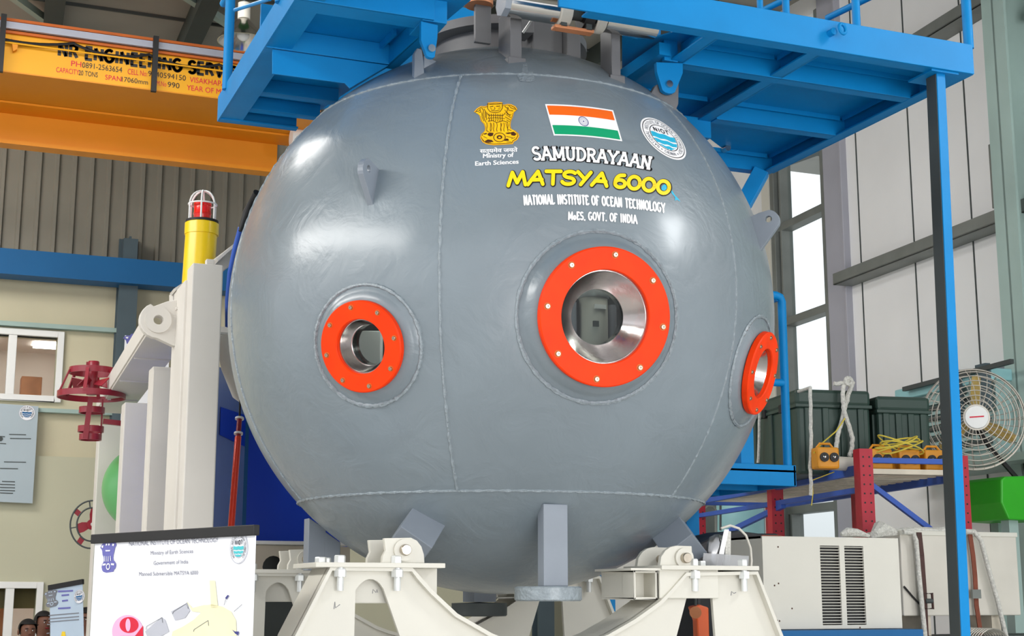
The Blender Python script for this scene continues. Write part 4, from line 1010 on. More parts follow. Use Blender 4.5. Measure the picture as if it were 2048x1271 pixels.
    m.box((X0,yf+.03,Z0),(X1,yf+.3,Z0+.008)); m.box((X0,yf+.03,Z1-.008),(X1,yf+.3,Z1)); m.box((X0,yf+.03,Z0),(X0+.008,yf+.3,Z1)); m.box((X1-.008,yf+.03,Z0),(X1,yf+.3,Z1)); m.box((X0,yf+.12,Z0),(X1,yf+.125,Z1)); m.build('box_gusset', M['cream'], ck, bevel=.002)
    MB().box((Q(1262,1140).x,yf+.0,Z1),(Q(1330,1140).x,yf+.3,Z1+.008)).build('pad_plate', M['cream'], ck)
    MB().box((Q(1322,1140).x,yf+.012,Q(1322,1196).z),(Q(1440,1140).x,yf+.024,zp_-.01)).build('gusset_plate', M['cream'], ck, bevel=.003)
    def hexbolt(px):
        x = Q(px,1130).x; c = Vector((x, yf+.015, zp_+.004)) if not rear else Vector((x, yf+.03, zp_+.004))
        b = MB(); b.lathe([(.0001,.024),(.016,.024),(.019,.02),(.019,.0)], c, (0,0,1), 6); hd = b.build('bolt', M['zinc'], ck)
        z_ = zp_-.012; s = MB(); s.lathe([(.021,-.03),(.021,-.008),(.019,-.004)], (x, yf+.005, z_), (0,0,1), 6); s.cyl((x,yf+.005,z_-.075),(x,yf+.005,z_), .0115, 14); s.build('nut_and_stud', M['zinc'], hd)
    for px in (682,796,1391,1489): hexbolt(px)
    for px, yy in ((660,.12),(682,.2),(1440,.14)): 
        x = Q(px,1130).x; MB().lathe([(.0001,.02),(.018,.02),(.02,.016),(.02,0)], (x,yf+yy,zp_+.004), (0,0,1), 6).build('bolt', M['zinc'], ck)
    # pin brackets
    def bracket(P, pin, nm='pin_bracket'):
        m = MB().prism([Q(*p, .02) for p in P], (0,.022,0)); b = m.build(nm, M['cream'], ck, bevel=.002)
        MB().prism([Q(*p, .20) for p in P], (0,.022,0)).build(nm, M['cream'], ck, bevel=.002)
        c = Q(*pin); MB().lathe([(.0001,.0),(.034,0),(.036,.003),(.036,.012),(.0001,.012)], c+Vector((0,.02,0)), (0,-1,0), 36).build('pin_boss', M['cream'], b, True)
        MB().lathe([(.0001,.0),(.018,0),(.0185,.003),(.0185,.02),(.016,.024),(.0001,.024)], c+Vector((0,.01,0)), (0,-1,0), 28).build('hinge_pin', M['bolt'], b, True)
        MB().cyl(c+Vector((0,.02,0)), c+Vector((0,.23,0)), .016, 16).build('hinge_pin', M['bolt'], b, True)
    bracket([(768,1125),(769,1112),(775,1100),(772,1075),(826,1074),(838,1080),(847,1092),(852,1108),(853,1125)], (811,1099))
    bracket([(1325,1132),(1328,1112),(1336,1100),(1346,1093),(1358,1090),(1389,1091),(1391,1132)], (1372,1115))
cradle_frame(YF); cradle_frame(YF+1.34, True)
m = MB()
for x in (0.95, 3.05): m.box((x-.06,YF+.2,.02),(x+.06,YF+1.4,.16))
m.build('base_beam', M['cream'], ck, bevel=.004)
for (px, py, s, tx) in ((668,1217,9,((0,0),(2,-14),(3,-2),(12,-9))),(745,1186,6,((0,0),(1,-8),(7,-2),(9,-8),(10,-2))),(1462,1190,6,((0,0),(1,-8),(6,-4),(10,-6)))):
    MB().tube([onY(px+a, py+b, YF+.029 if py > 1189 else YF+.074) for a, b in tx], .0012, 5).build('pencil_mark', M['midgrey'], ck)

# ================================================================== LEFT SIDE: white gantry frame, beacon, thruster guards
XG = onY(447,530,6.3).x            # right faces of the upright row
gf = thing('launch_gantry', 'off white painted gantry with a row of tall box uprights left of the grey sphere', 'gantry', (XG-.1, 7.5, 0))
ypos = [6.3, 7.28, 8.35, 9.55]
tops = [onY(447,530,6.3).z]+[onY(px, py, y).z for px, py, y in ((362,735,7.28),(300,806,8.35),(243,850,9.55))]
wd = .135
for i, (y, zt__) in enumerate(zip(ypos, tops)):
    xr_ = XG if i == 0 else onY((0,362,300,243)[i], (0,800,850,900)[i], y).x
    w2 = wd if i == 0 else .145
    m = MB(); m.prism([(xr_-w2,y,0),(xr_,y,0),(xr_,y,zt__),(xr_-w2,y,zt__)], (0,.14,0)); m.build('upright', M['beam'], gf, bevel=.006)
    if i == 0: x1u = xr_; 
# second, set back face of the first upright and its cap
a = onY(372,560,6.42); MB().box((a.x-.005,6.42,0),(XG-wd+.01,6.72,a.z)).build('upright', M['beam'], gf, bevel=.004)
a = onY(345,735,7.2); b_ = onY(308,740,7.2); MB().box((b_.x,7.2,0),(a.x,7.22,b_.z)).build('upright_web', M['beam'], gf)
MB().box((XG-.07,6.33,tops[0]),(XG-.035,6.37,tops[0]+.03)).build('cap_stub', M['beam'], gf, bevel=.003)
# big side lug with its eye
yl = 6.62; o_ = [onY(*p, yl) for p in ((372,596),(335,602),(308,612))]; c = onY(316,640,yl); r = .082
for i in range(11):
    t = math.radians(115+i*15.5); o_.append(c+Vector((r*math.cos(t),0,r*math.sin(t))))
o_ += [onY(*p, yl) for p in ((345,690),(360,694),(372,680))]
hole = [c+Vector((.02*math.cos(t*.3927),0,.02*math.sin(t*.3927))) for t in range(16)]
lg = MB().plate([o_, hole], (0,.05,0)).build('pivot_lug', M['beam'], gf, bevel=.004)
MB().lathe([(.022,.0),(.058,.0),(.06,.003),(.06,.014),(.022,.014)], c, (0,-1,0), 36, closed=True).build('eye_boss', M['beam'], lg, True, angle=30)
for py in (616, 669):
    a = onY(352,py,yl-.02); MB().box((a.x,yl-.03,a.z-.006),(XG-wd,yl,a.z+.006)).build('stiffener', M['beam'], gf)
# sloping top beam running away to the back
A0 = onY(330,662,7.05); A1 = onY(220,822,9.6); d = (A1-A0)
b = MB(); up = Vector((0,0,1)); s = Vector((1,0,0))
b.obox((A0+A1)/2+Vector((.02,0,0)), d/2, s*.10, up*.012-Vector((0,.0,0)))
b.obox((A0+A1)/2+Vector((-.08,0,.05)), d/2, s*.008, up*.05)
b.obox((A0+A1)/2+Vector((.12,0,.05)), d/2, s*.008, up*.05)
b.build('top_beam', M['beam'], gf, bevel=.003)
for t in (.25,.52,.78):
    p = A0+d*t; MB().box((p.x-.07,p.y,p.z-.02),(p.x+.11,p.y+.012,p.z+.01)).build('stiffener', M['beam'], gf)
# diagonal arm rising behind the sphere
P = [onY(*p, 6.75) for p in ((345,582),(425,520),(472,484),(472,520),(372,600),(345,602))]
MB().prism(P, (0,.1,0)).build('raking_arm', M['beam'], gf, bevel=.003)
a = onY(430,525,6.7); b_ = onY(480,480,6.7); MB().bar(a, b_, .12, .012).build('raking_arm', M['beam'], gf)
MB().bar(onY(345,584,6.7), onY(372,566,6.7), .12, .012).build('raking_arm', M['beam'], gf)
m = MB().tube([onY(443,662,6.5),onY(449,690,6.55),onY(458,735,6.65),onY(478,785,6.8),onY(500,800,6.9)], .036, 20).build('curved_pipe', M['beam'], gf, True)
MB().box((XG,6.4,onY(450,668,6.4).z),(XG+.1,6.43,onY(450,664,6.4).z)).build('stiffener', M['beam'], gf)
# low skid beam with round holes
ys_ = 6.9; a = onY(500,1089,ys_); b_ = onY(700,1150,ys_)
o_ = [onY(470,1089,ys_), onY(700,1093,ys_), onY(700,1147,ys_), onY(470,1144,ys_)]
hs = []
for cx_, cy_, rr in ((547,1133,22),(618,1130,14)):
    c = onY(cx_,cy_,ys_); r = rr*.0024; hs.append([c+Vector((r*math.cos(-t*.3927),0,r*math.sin(-t*.3927))) for t in range(16)])
MB().plate([o_]+[hs[0][::-1]], (0,.02,0)).build('skid_web', M['beige'], gf)
zt_ = onY(560,1087,ys_).z; MB().box((o_[0].x,ys_-.06,zt_-.004),(o_[1].x,ys_+.16,zt_+.012)).build('skid_flange', M['white'], gf)
zt_ = onY(560,1145,ys_).z; MB().box((o_[0].x,ys_-.06,zt_-.02),(o_[1].x,ys_+.16,zt_)).build('skid_flange', M['beige'], gf)
MB().box((o_[0].x,ys_+.15,0),(o_[1].x,ys_+.17,zt_+.1)).build('skid_back', M['dark'], gf)
# yellow beacon tube with caged red lamp
yb = 6.95; cb = onY(401,520,yb); rb_ = 32*yb/FPX*1.05*.98
zt_ = onY(401,446,yb).z; zb_ = onY(395,566,yb).z
bc = thing('beacon_light', 'tall yellow tube with a red lamp inside a white wire cage, standing on the gantry', 'beacon', (cb.x, yb, zb_))
MB().cyl((cb.x-.008,yb,zb_-.02),(cb.x,yb,zt_), rb_*.97, 40).build('tube', M['yellow'], bc, True)
zc_ = onY(401,470,yb).z; MB().lathe([(rb_*.98,0),(rb_*1.04,0),(rb_*1.04,zt_-zc_-.004),(rb_*.96,zt_-zc_)], (cb.x,yb,zc_), (0,0,1), 40).build('collar', M['yellow'], bc, True)
MB().cyl((cb.x,yb,zt_),(cb.x,yb,zt_+.012), rb_*1.0, 40).build('gasket', M['black'], bc, True)
zl0, zl1 = zt_+.012, onY(401,405,yb).z
MB().lathe([(.0001,0),(.042,0),(.042,.03),(.045,.034),(.042,.04),(.041,zl1-zl0-.02),(.045,zl1-zl0-.015),(.043,zl1-zl0-.003),(.0001,zl1-zl0)], (cb.x,yb,zl0), (0,0,1), 32).build('lamp_lens', M['redlamp'], bc, True)
zr_ = onY(401,381,yb).z; rr_ = .068
for k in range(3):
    a = math.radians(15+60*k); dx, dy = math.cos(a)*rr_, math.sin(a)*rr_; hz = zr_-.075; pts = [(cb.x-dx,yb-dy,zl0-.0)]
    for i in range(13):
        t = math.pi*i/12; pts.append((cb.x-dx*math.cos(t), yb-dy*math.cos(t), hz+.075*math.sin(t)))
    pts.append((cb.x+dx,yb+dy,zl0)); MB().tube(pts, .0045, 8).build('cage_wire', M['white'], bc, True)
MB().tube([(cb.x+rr_*math.cos(i*math.pi/12), yb+rr_*math.sin(i*math.pi/12), zr_-.07) for i in range(24)], .004, 8, closed=True).build('cage_wire', M['white'], bc, True)

# crimson thruster guard on an arm
yt = 8.9
def py_z(px, py, y=yt): return onY(px, py, y).z
ct = onY(184,790,yt); sc = ct.y/FPX*1.06
tg = thing('thruster_guard', 'dark red steel thruster guard cage on a side arm of the white gantry', 'thruster guard', (ct.x, yt, onY(180,880,yt).z))
def hoop(r, z, h_, th=.008, nm='hoop', xx=None):
    return MB().lathe([(r-th,0),(r,0),(r,h_),(r-th,h_)], (ct.x if xx is None else xx, yt, z), (0,0,1), 48, closed=True).build(nm, M['crimson'], tg, True, angle=30)
z1_, z2_ = py_z(184,796), py_z(184,748)
xt = onY(185,750,yt).x
hoop(61*sc, z1_, .036, xx=onY(183,790,yt).x); hoop(42*sc, z2_, .036, xx=xt)
for k in range(6):
    a = math.radians(60*k+12); x_ = onY(183,790,yt).x
    MB().bar((x_+60*sc*math.cos(a), yt+60*sc*math.sin(a), z1_+.02),(xt+42*sc*math.cos(a), yt+42*sc*math.sin(a), z2_+.02), .02, .008).build('guard_strut', M['crimson'], tg)
for k in range(5):
    a = math.radians(72*k+20); cx_ = Vector((xt, yt, z1_+.09)); dv = Vector((math.cos(a), math.sin(a), 0)); sv = Vector((-math.sin(a), math.cos(a), .9)).normalized()
    MB().prism([cx_+dv*.03-sv*.02, cx_+dv*.03+sv*.02, cx_+dv*.115+sv*.045, cx_+dv*.115-sv*.045], dv.cross(sv)*.004).build('propeller_blade', M['crimson'], tg)
MB().cyl((xt,yt,z1_+.02),(xt,yt,z2_+.04), .03, 20).build('motor_hub', M['crimson'], tg, True)
zc0, zc1 = py_z(187,722), py_z(187,734)
MB().lathe([(.0001,zc0-zc1+.0),(.03,zc0-zc1),(.033,zc0-zc1-.006),(.033,0),(.0001,0)], (onY(187,735,yt).x,yt,zc1), (0,0,1), 24).build('top_cap', M['crimson'], tg, True)
MB().box((xt-.04,yt-.008,z2_+.03),(xt-.015,yt+.008,zc1+.03)).build('strap', M['crimson'], tg)
MB().box((xt-.012,yt-.008,z2_),(xt+.012,yt+.008,z2_+.06)).build('strap', M['crimson'], tg)
for py_, hh in ((826,.036),(864,.036),(880,.036)): hoop(23*sc if py_ < 870 else 20*sc, py_z(183,py_), hh, xx=onY(182,850,yt).x)
xs_ = onY(172,850,yt).x; MB().bar((xs_+.012,yt-22*sc,z1_),(xs_-.008,yt-22*sc,py_z(172,880)), .03, .008, Vector((0,1,0))).build('strap', M['crimson'], tg)
MB().bar((onY(203,850,yt).x,yt+.01,z1_),(onY(203,850,yt).x,yt+.01,py_z(203,875)), .01, .006, Vector((0,1,0))).build('strap', M['crimson'], tg)
MB().bar(onY(206,842,yt), onY(258,848,yt), .03, .03).build('side_arm', M['crimson'], tg)
MB().bar(onY(256,828,yt-.05), onY(257,863,yt-.05), .025, .03, Vector((0,1,0))).build('side_arm', M['crimson'], tg)
MB().bar(onY(254,860,yt-.05), onY(300,862,yt-.05), .02, .02).build('side_arm', M['crimson'], tg)
# second propeller in its ring
yp = 10.1; cp = onY(184,1048,yp); s2 = 1/FPX*10.9
pr = thing('propeller_ring', 'dark red three bladed propeller in a thin black guard ring behind the white uprights', 'propeller', cp)
for r_ in (40*s2, 28*s2): MB().tube([cp+Vector((r_*math.cos(i*math.pi/24)*.93, 0, r_*math.sin(i*math.pi/24)*1.05)) for i in range(48)], .0055, 8, closed=True).build('guard_ring', M['dark'], pr, True)
for k in range(8):
    a = math.radians(45*k+10); v = Vector((math.cos(a)*.93,0,math.sin(a)*1.05)); t_ = Vector((-v.z,0,v.x)); w_ = .018 if k % 2 else .004
    MB().prism([cp+v*28*s2-t_*w_, cp+v*28*s2+t_*w_, cp+v*40*s2+t_*w_, cp+v*40*s2-t_*w_], (0,.006,0)).build('ring_spoke', M['dark'] if k % 2 == 0 else M['crimson'], pr)
for k in range(3):
    a = math.radians(75+120*k); v = Vector((math.cos(a),0,math.sin(a))); t_ = Vector((-v.z,0,v.x))
    MB().prism([cp+v*.02-t_*.02, cp+v*.02+t_*.02, cp+v*.06+t_*.035, cp+v*.10+t_*.038, cp+v*.10-t_*.025, cp+v*.06-t_*.03], (0,.008,0)).build('propeller_blade', M['crimson'], pr)
MB().cyl(cp+Vector((0,-.02,0)), cp+Vector((0,.03,0)), .035, 20).build('hub', M['crimson'], pr, True)
MB().cyl(cp+Vector((0,-.03,0)), cp+Vector((0,-.02,0)), .012, 14).build('hub_nut', M['zinc'], pr, True)
MB().bar(cp+Vector((.0,.02,0)), Vector((cp.x+.34,yp-.45,cp.z)), .03, .03).build('mounting_arm', M['crimson'], pr)
# green buoyancy sphere and panel between the uprights
cg = onY(292,976,9.2); gt = thing('green_float', 'light green round float behind the white gantry uprights', 'float', cg); MB().ball(cg, .265, n=40, m=28).build('shell', M['green'], gt, True)
MB().cyl((cg.x,cg.y,0),(cg.x,cg.y,cg.z-.2), .16, 28).build('stand', M['dkgreen'], gt, True)
a = onY(284,890,8.9); b_ = onY(320,1075,8.9)
o = MB().box((a.x,8.9,0),(b_.x+.1,9.05,onY(290,896,8.9).z)).build('green_cupboard', M['dkgreen'], bevel=.004); tag(o, 'dark green flat fronted cupboard between two white gantry uprights', 'cupboard')
a = onY(228,936,9.3); MB().lathe([(.0001,.02),(.05,.02),(.055,0),(.055,-.1),(.0001,-.1)], (a.x+.05,9.3,a.z), (0,0,1), 24).build('blue_cap', M['blueband'], gt, True)
# blue equipment cabinet behind the sphere, glossy side door
yc1 = 7.35; xa, xb_ = onY(492,900,yc1).x, onY(760,900,yc1).x; zt_ = onY(560,760,yc1).z
bx = thing('blue_cabinet', 'large deep blue steel cabinet standing behind the lower left of the grey sphere', 'cabinet', ((xa+xb_)/2, yc1, onY(560,1085,yc1).z))
MB().box((xa,yc1,onY(560,1086,yc1).z),(xb_,yc1+1.0,zt_)).build('cabinet_body', M['dkblue'], bx, bevel=.006)
P = [onY(440,780,7.0), onY(482,795,7.3), onY(482,1080,7.3), onY(436,1080,7.0)]
P = [Vector((onY(430,900,7.0).x,7.0,zt_)), Vector((xa-.01,7.33,zt_)), Vector((xa-.01,7.33,1.95)), Vector((onY(430,900,7.0).x,7.0,1.95))]
n_ = (P[1]-P[0]).cross(P[3]-P[0]).normalized(); MB().prism(P, n_*.02).build('open_door', M['slateblue'], bx, bevel=.003)
MB().box((xa-.012,yc1-.01,1.98),(xa+.01,yc1+.02,zt_)).build('door_edge', M['blueband'], bx)
q = onY(462,838,7.02); Pq = [P[0]*(1-t)+P[1]*t for t in (.12,.98)]
MB().prism([Vector((Pq[0].x,Pq[0].y-.004,onY(450,812,7).z)), Vector((Pq[1].x,Pq[1].y-.004,onY(450,812,7).z)), Vector((Pq[1].x,Pq[1].y-.004,onY(460,878,7).z)), Vector((Pq[0].x,Pq[0].y-.004,onY(450,868,7).z))], (0,-.006,0)).build('door_plate', M['dkblue'], bx)
# red orange sensor rod
a, b_ = onY(479,838,6.75), onY(462,1060,6.6)
rd_ = thing('red_rod', 'slender red orange tube with white bands leaning in front of the blue cabinet', 'rod', Vector((b_.x,b_.y,1.75)))
dd = (b_-a).normalized(); MB().cyl(a+dd*.09, b_+dd*.6, .0155, 18).build('rod_tube', M['redtube'], rd_, True)
MB().cyl(a, a+dd*.09, .012, 16).build('rod_neck', M['crimson'], rd_, True)
for t in (-.008,.068): MB().cyl(a+dd*t, a+dd*(t+.008), .021, 18).build('rod_band', M['white'], rd_, True)
MB().cyl(a+dd*.0-Vector((0,0,-.14)), a, .005, 8).build('rod_tip', M['black'], rd_, True)
o = MB().tube([onY(514,385,6.3),onY(503,402,6.35),onY(494,425,6.4),onY(484,452,6.4),onY(480,462,6.4)], [.018,.012,.02,.012,.008], 10).build('black_strap', M['black'], None, True); tag(o, 'black strap hanging behind the upper left edge of the grey sphere', 'strap')
o = MB().tube([onY(482,455,6.45),onY(470,500,6.5),onY(461,545,6.55),onY(456,600,6.6),onY(456,690,6.6)], .014, 10).build('blue_hose', M['rackblue'], None, True); tag(o, 'blue hose running down behind the left edge of the grey sphere', 'hose')

# ================================================================== BOARDS, POSTERS, ROLL UP BANNERS
def emblem_pts(): return [((x-445)/380, (485-y)/380) for x, y in outl]
def seal_set(c, ex, ey, r, parent, s_=None, blue=M['tealprint']):
    pr_ = lambda o_: (lambda a, b: c+ex*(a*r)+ey*(b*r)+ex.cross(ey).normalized()*(o_))
    sg = 1 if (CAM-c).dot(ex.cross(ey)) > 0 else -1
    base = flat([circ(0,0,1,1,40)], pr_(.002*sg), 'seal', M['banner'], parent)
    flat([[circ(0,0,1,1,40), circ(0,0,.95,.95,40)[::-1]],[circ(0,0,.64,.64,40), circ(0,0,.6,.6,40)[::-1]]], pr_(.004*sg), 'seal_rings', M['fadegrey'], base)
    wv = []
    for y0, y1 in ((.1,-.12),(-.2,-.36),(-.43,-.56)):
        a0, a1 = math.sqrt(.36-y0*y0), math.sqrt(.36-y1*y1)
        for i in range(8):
            f = lambda t, a: -a+2*a*t
            wv.append([(f(i/8,a0),y0+.02*math.sin(i*2)),(f(i/8,a1),y1+.02*math.sin(i*2)),(f((i+1)/8,a1),y1+.02*math.sin(i*2+2)),(f((i+1)/8,a0),y0+.02*math.sin(i*2+2))])
    flat(wv, pr_(.004*sg), 'seal_waves', blue, base)
    L, _ = layout('NIOT', GL, .35); flat(stroke_quads([[(-.42+.84*a, .22+.26*b) for a, b in p] for p in L], .07, False, 9), pr_(.004*sg), 'seal_initials', M['midgrey'], base)
    L = ringtext('NATIONAL INSTITUTE OF OCEAN TECHNOLOGY', 232, -52, .7, .16); flat(stroke_quads(L, .03, False, 9), pr_(.004*sg), 'seal_legend', M['midgrey'], base)
    return base
def capital(c, ex, ey, h_, parent, m=None, m2=None):
    m = m or M['violet']; m2 = m2 or M['banner']; pr_ = lambda o_: (lambda a, b: c+ex*(a*h_/1.9)+ey*(b*h_/1.9)+NRM*o_)
    NRM = ex.cross(ey).normalized(); NRM = NRM if (CAM-c).dot(NRM) > 0 else -NRM
    b = flat([emblem_pts()], pr_(.002), 'emblem', m, parent)
    pc = [[((x-445)/380, (485-y)/380) for x, y in q] for q in ([(300,470),(320,470),(330,600),(300,590)],[(380,480),(400,480),(410,600),(385,600)],[(470,480),(490,480),(500,600),(470,600)],[(560,480),(580,470),(620,590),(590,590)],[(330,200),(400,190),(400,230),(340,240)],[(450,190),(520,200),(510,240),(450,235)],[(240,650),(380,640),(380,680),(240,690)],[(620,640),(770,650),(760,690),(620,680)],[(150,240),(230,230),(220,290),(150,280)],[(640,200),(720,210),(700,260),(640,250)],[(330,340),(560,345),(540,370),(350,370)])]
    pc.append([circ(.13,-.6,.24,.2,20), circ(.13,-.6,.16,.13,20)[::-1]])
    flat(pc, pr_(.004), 'emblem_linework', m2, b); return b
# near roll-up banner, turned away from the lens
DB = 5.0
TR = at(511,1062,4.5); ex = Vector((math.sin(YAW), -math.cos(YAW), 0)); ey = Vector((0,0,1)); TL = on_plane(190,1084,TR,Vector((ex.y,-ex.x,0))); W_ = (Vector((TR.x,TR.y,0))-Vector((TL.x,TL.y,0))).length; TL = TR-ex*W_
BN = ex.cross(ey); BN = BN if (CAM-TL).dot(BN) > 0 else -BN
hgt = TL.z/ey.z*.985
bn = thing('roll_up_banner', 'white roll up banner with black top bar, headings and submersible drawing in the left foreground', 'banner', ((TL.x+TR.x)/2-ey.x*hgt, (TL.y+TR.y)/2-ey.y*hgt, 0))
def bq(a, b, o_=0.): return TL+ex*(a*W_)-ey*(b)+BN*o_
MB().prism([bq(0,.0),bq(1,.0),bq(1,hgt-.05),bq(0,hgt-.05)], -BN*.003).build('print_sheet', M['banner'], bn)
MB().obox((bq(-.012,-.004)+bq(1.006,-.004))/2, ex*W_*.509, ey*.0165, BN*.012).build('top_bar', M['black'], bn, bevel=.003)
MB().obox(bq(.5,hgt-.03), ex*W_*.52, ey*.04, BN*.06).build('base_cassette', M['midgrey'], bn, bevel=.01)
def bpx(px, py, o_=.0): return on_plane(px, py, TL+BN*o_, BN)
def btxt(t, x0, x1, y0l, y0r, h_, m, nm='heading'):
    return text_on(t, quadmap((x0,y0l-h_),(x1,y0r-h_),(x0,y0l),(x1,y0r)), lambda a, b: bpx(a, b, .0025), nm, m, bn)
btxt('NATIONAL INSTITUTE OF OCEAN TECHNOLOGY', 258, 436, 1091, 1083, 9, M['softgrey'])
btxt('Ministry of Earth Sciences', 301, 386, 1109, 1105, 8, M['softgrey'])
btxt('Government of India', 307, 376, 1129, 1126, 8, M['softgrey'])
btxt('Manned Submersible MATSYA 6000', 278, 396, 1151, 1148, 8, M['softgrey'])
cS = bpx(479,1095); exs = (bpx(498,1094)-bpx(460,1095)); r_s = exs.length/2*.92; seal_set(cS, ex, ey, r_s, bn)
cE = bpx(217,1112); capital(cE, ex, ey, .112, bn)
cE2 = bpx(216,1142); 
BD = lambda o_: (lambda a, b: bpx(a, b, o_))
draw = flat([[(372,1200),(385,1215),(395,1212),(408,1209),(425,1208),(445,1212),(462,1222),(472,1240),(474,1290),(340,1290),(345,1262),(366,1252),(388,1238),(402,1224),(384,1222)]], BD(.0022), 'yellow_hull_drawing', M['paleyellow'], bn)
flat([[(419,1160),(430,1160),(436,1215),(422,1215)]], BD(.0022), 'yellow_fin_drawing', M['paleyellow'], bn)
flat([[circ(255,1262,31,33,36), circ(258,1249,19,16,30)[::-1]]], BD(.0022), 'pink_cone_drawing', M['palepink'], bn)
flat([circ(258,1249,19,16,30), [(240,1271),(270,1271),(286,1250),(286,1290),(240,1290)]], BD(.0027), 'red_core_drawing', M['redprint'], bn)
flat([circ(256,1249,5,13,20)], BD(.0033), 'core_highlight_drawing', M['palepink'], bn)
flat([[(290,1262),(322,1234),(330,1238),(338,1262),(300,1285)],[(342,1222),(372,1206),(380,1220),(370,1235),(350,1240)]], BD(.0022), 'grey_part_drawing', M['fadegrey'], bn)
ln = stroke_quads([[(292,1258),(293,1252),(324,1234),(325,1244)],[(345,1226),(347,1222),(374,1205),(376,1216)],[(387,1262),(388,1258),(416,1240),(417,1250)],[(448,1209),(452,1196)],[(468,1222),(484,1208)]], 1.0, True, 99)
flat(ln, BD(.0033), 'leader_lines', M['midgrey'], bn)
flat([[(450,1195),(455,1189),(458,1190),(453,1198)],[(464,1258),(470,1262),(478,1262),(476,1270),(470,1266)]], BD(.0033), 'small_thruster_drawing', M['navy'], bn)
# far banner by the people
yb2 = 12.6; P = [onY(*p, yb2) for p in ((99,1176),(165,1164))]; TL2 = P[0]; ex2 = (onY(165,1164,12.35)-onY(99,1176,12.6)); W2 = ex2.length; ex2.normalize(); 
q = onY(88,1271,12.6); ey2 = (TL2-q).normalized(); ey2 = (ey2-ex2*ey2.dot(ex2)).normalized(); B2 = ex2.cross(ey2); B2 = B2 if (CAM-TL2).dot(B2) > 0 else -B2; h2 = TL2.z/ey2.z*.985
bn2 = thing('roll_up_banner', 'small pale blue roll up banner beside the people at the far left', 'banner', ((TL2-ey2*h2).x, (TL2-ey2*h2).y, 0))
def bq2(a, b, o_=0.): return TL2+ex2*(a*W2)-ey2*b+B2*o_
MB().prism([bq2(0,0),bq2(1,0),bq2(1,h2-.05),bq2(0,h2-.05)], -B2*.003).build('print_sheet', M['bluebanner'], bn2)
MB().obox(bq2(.5,-.006), ex2*W2*.52, ey2*.02, B2*.012).build('top_bar', M['black'], bn2)
MB().obox(bq2(.5,h2-.03), ex2*W2*.52, ey2*.04, B2*.08).build('base_cassette', M['midgrey'], bn2)
def b2(px, py, o_=.003): return on_plane(px, py, TL2+B2*o_, B2)
pc = []
for (x0, x1, y) in ((116,146,1182),(123,138,1190),(124,136,1201),(116,141,1216)): pc += stroke_quads([[(x0,y),(x1,y-1.5)]], 3.2, False, 99)
flat(pc, b2, 'heading_lines', M['violet'], bn2)
pc = []
for k, y in enumerate((1229,1236,1242)): pc += stroke_quads([[(97,y+1),(158,y-4)]], 1.8, False, 99)
pc += stroke_quads([[(94,1248),(101,1248)],[(93,1266),(99,1265)]], 2, False, 99)
flat(pc, b2, 'text_lines', M['midgrey'], bn2)
capital(b2(102,1196), ex2, ey2, .14, bn2, M['midgrey'], M['bluebanner']); seal_set(b2(159,1192), ex2, ey2, .055, bn2, blue=M['blueband'])
flat([[(124,1262),(130,1262),(134,1290),(118,1290)]], b2, 'drawing', M['yellow'], bn2)
# board hung on the far wall
xw, zw_ = Vector((1,0,0)), Vector((0,0,1)); yb3 = 16.85
P = [onY(*p, yb3) for p in ((-60,797),(77,812),(64,1006),(-60,998))]
P = [Vector((P[0].x,yb3,P[1].z+.02)), Vector((P[1].x,yb3,P[1].z)), Vector((P[1].x,yb3,P[2].z)), Vector((P[0].x,yb3,P[2].z+.02))]
bd = thing('wall_board', 'pale grey information board with a round blue seal on the far left wall', 'board', (P[1].x-.3,yb3,P[2].z))
MB().prism(P, (0,.03,0)).build('board_sheet', M['board'], bd)
B3 = lambda a, b: onY(a, b, yb3-.004)
pc = []
for (x0, x1, y) in ((18,52,868),(20,62,876),(0,10,872),(0,12,886),(8,52,923),(0,36,936),(4,30,962),(0,30,968),(0,30,974),(0,30,980),(0,26,985)): pc += stroke_quads([[(x0,y),(x1,y+.8)]], 1.7, False, 99)
flat(pc+[circ(0,877,6,5,12)], B3, 'text_lines', M['dark'], bd)
seal_set(onY(54,825,yb3), xw, zw_, .085, bd, blue=M['blueband'])
# poster with emblem higher up by the column
yb4 = 16.6; p0, p1_ = onY(250,670,yb4), onY(330,900,yb4)
ps = thing('wall_poster', 'white poster with a violet lion capital beside the grey wall column', 'poster', ((p0.x+p1_.x)/2,yb4,p1_.z))
MB().box((p0.x,yb4,p1_.z),(p1_.x,yb4+.01,p0.z)).build('poster_sheet', M['banner'], ps)
capital(onY(270,690,yb4-.004), xw, zw_, .26, ps)

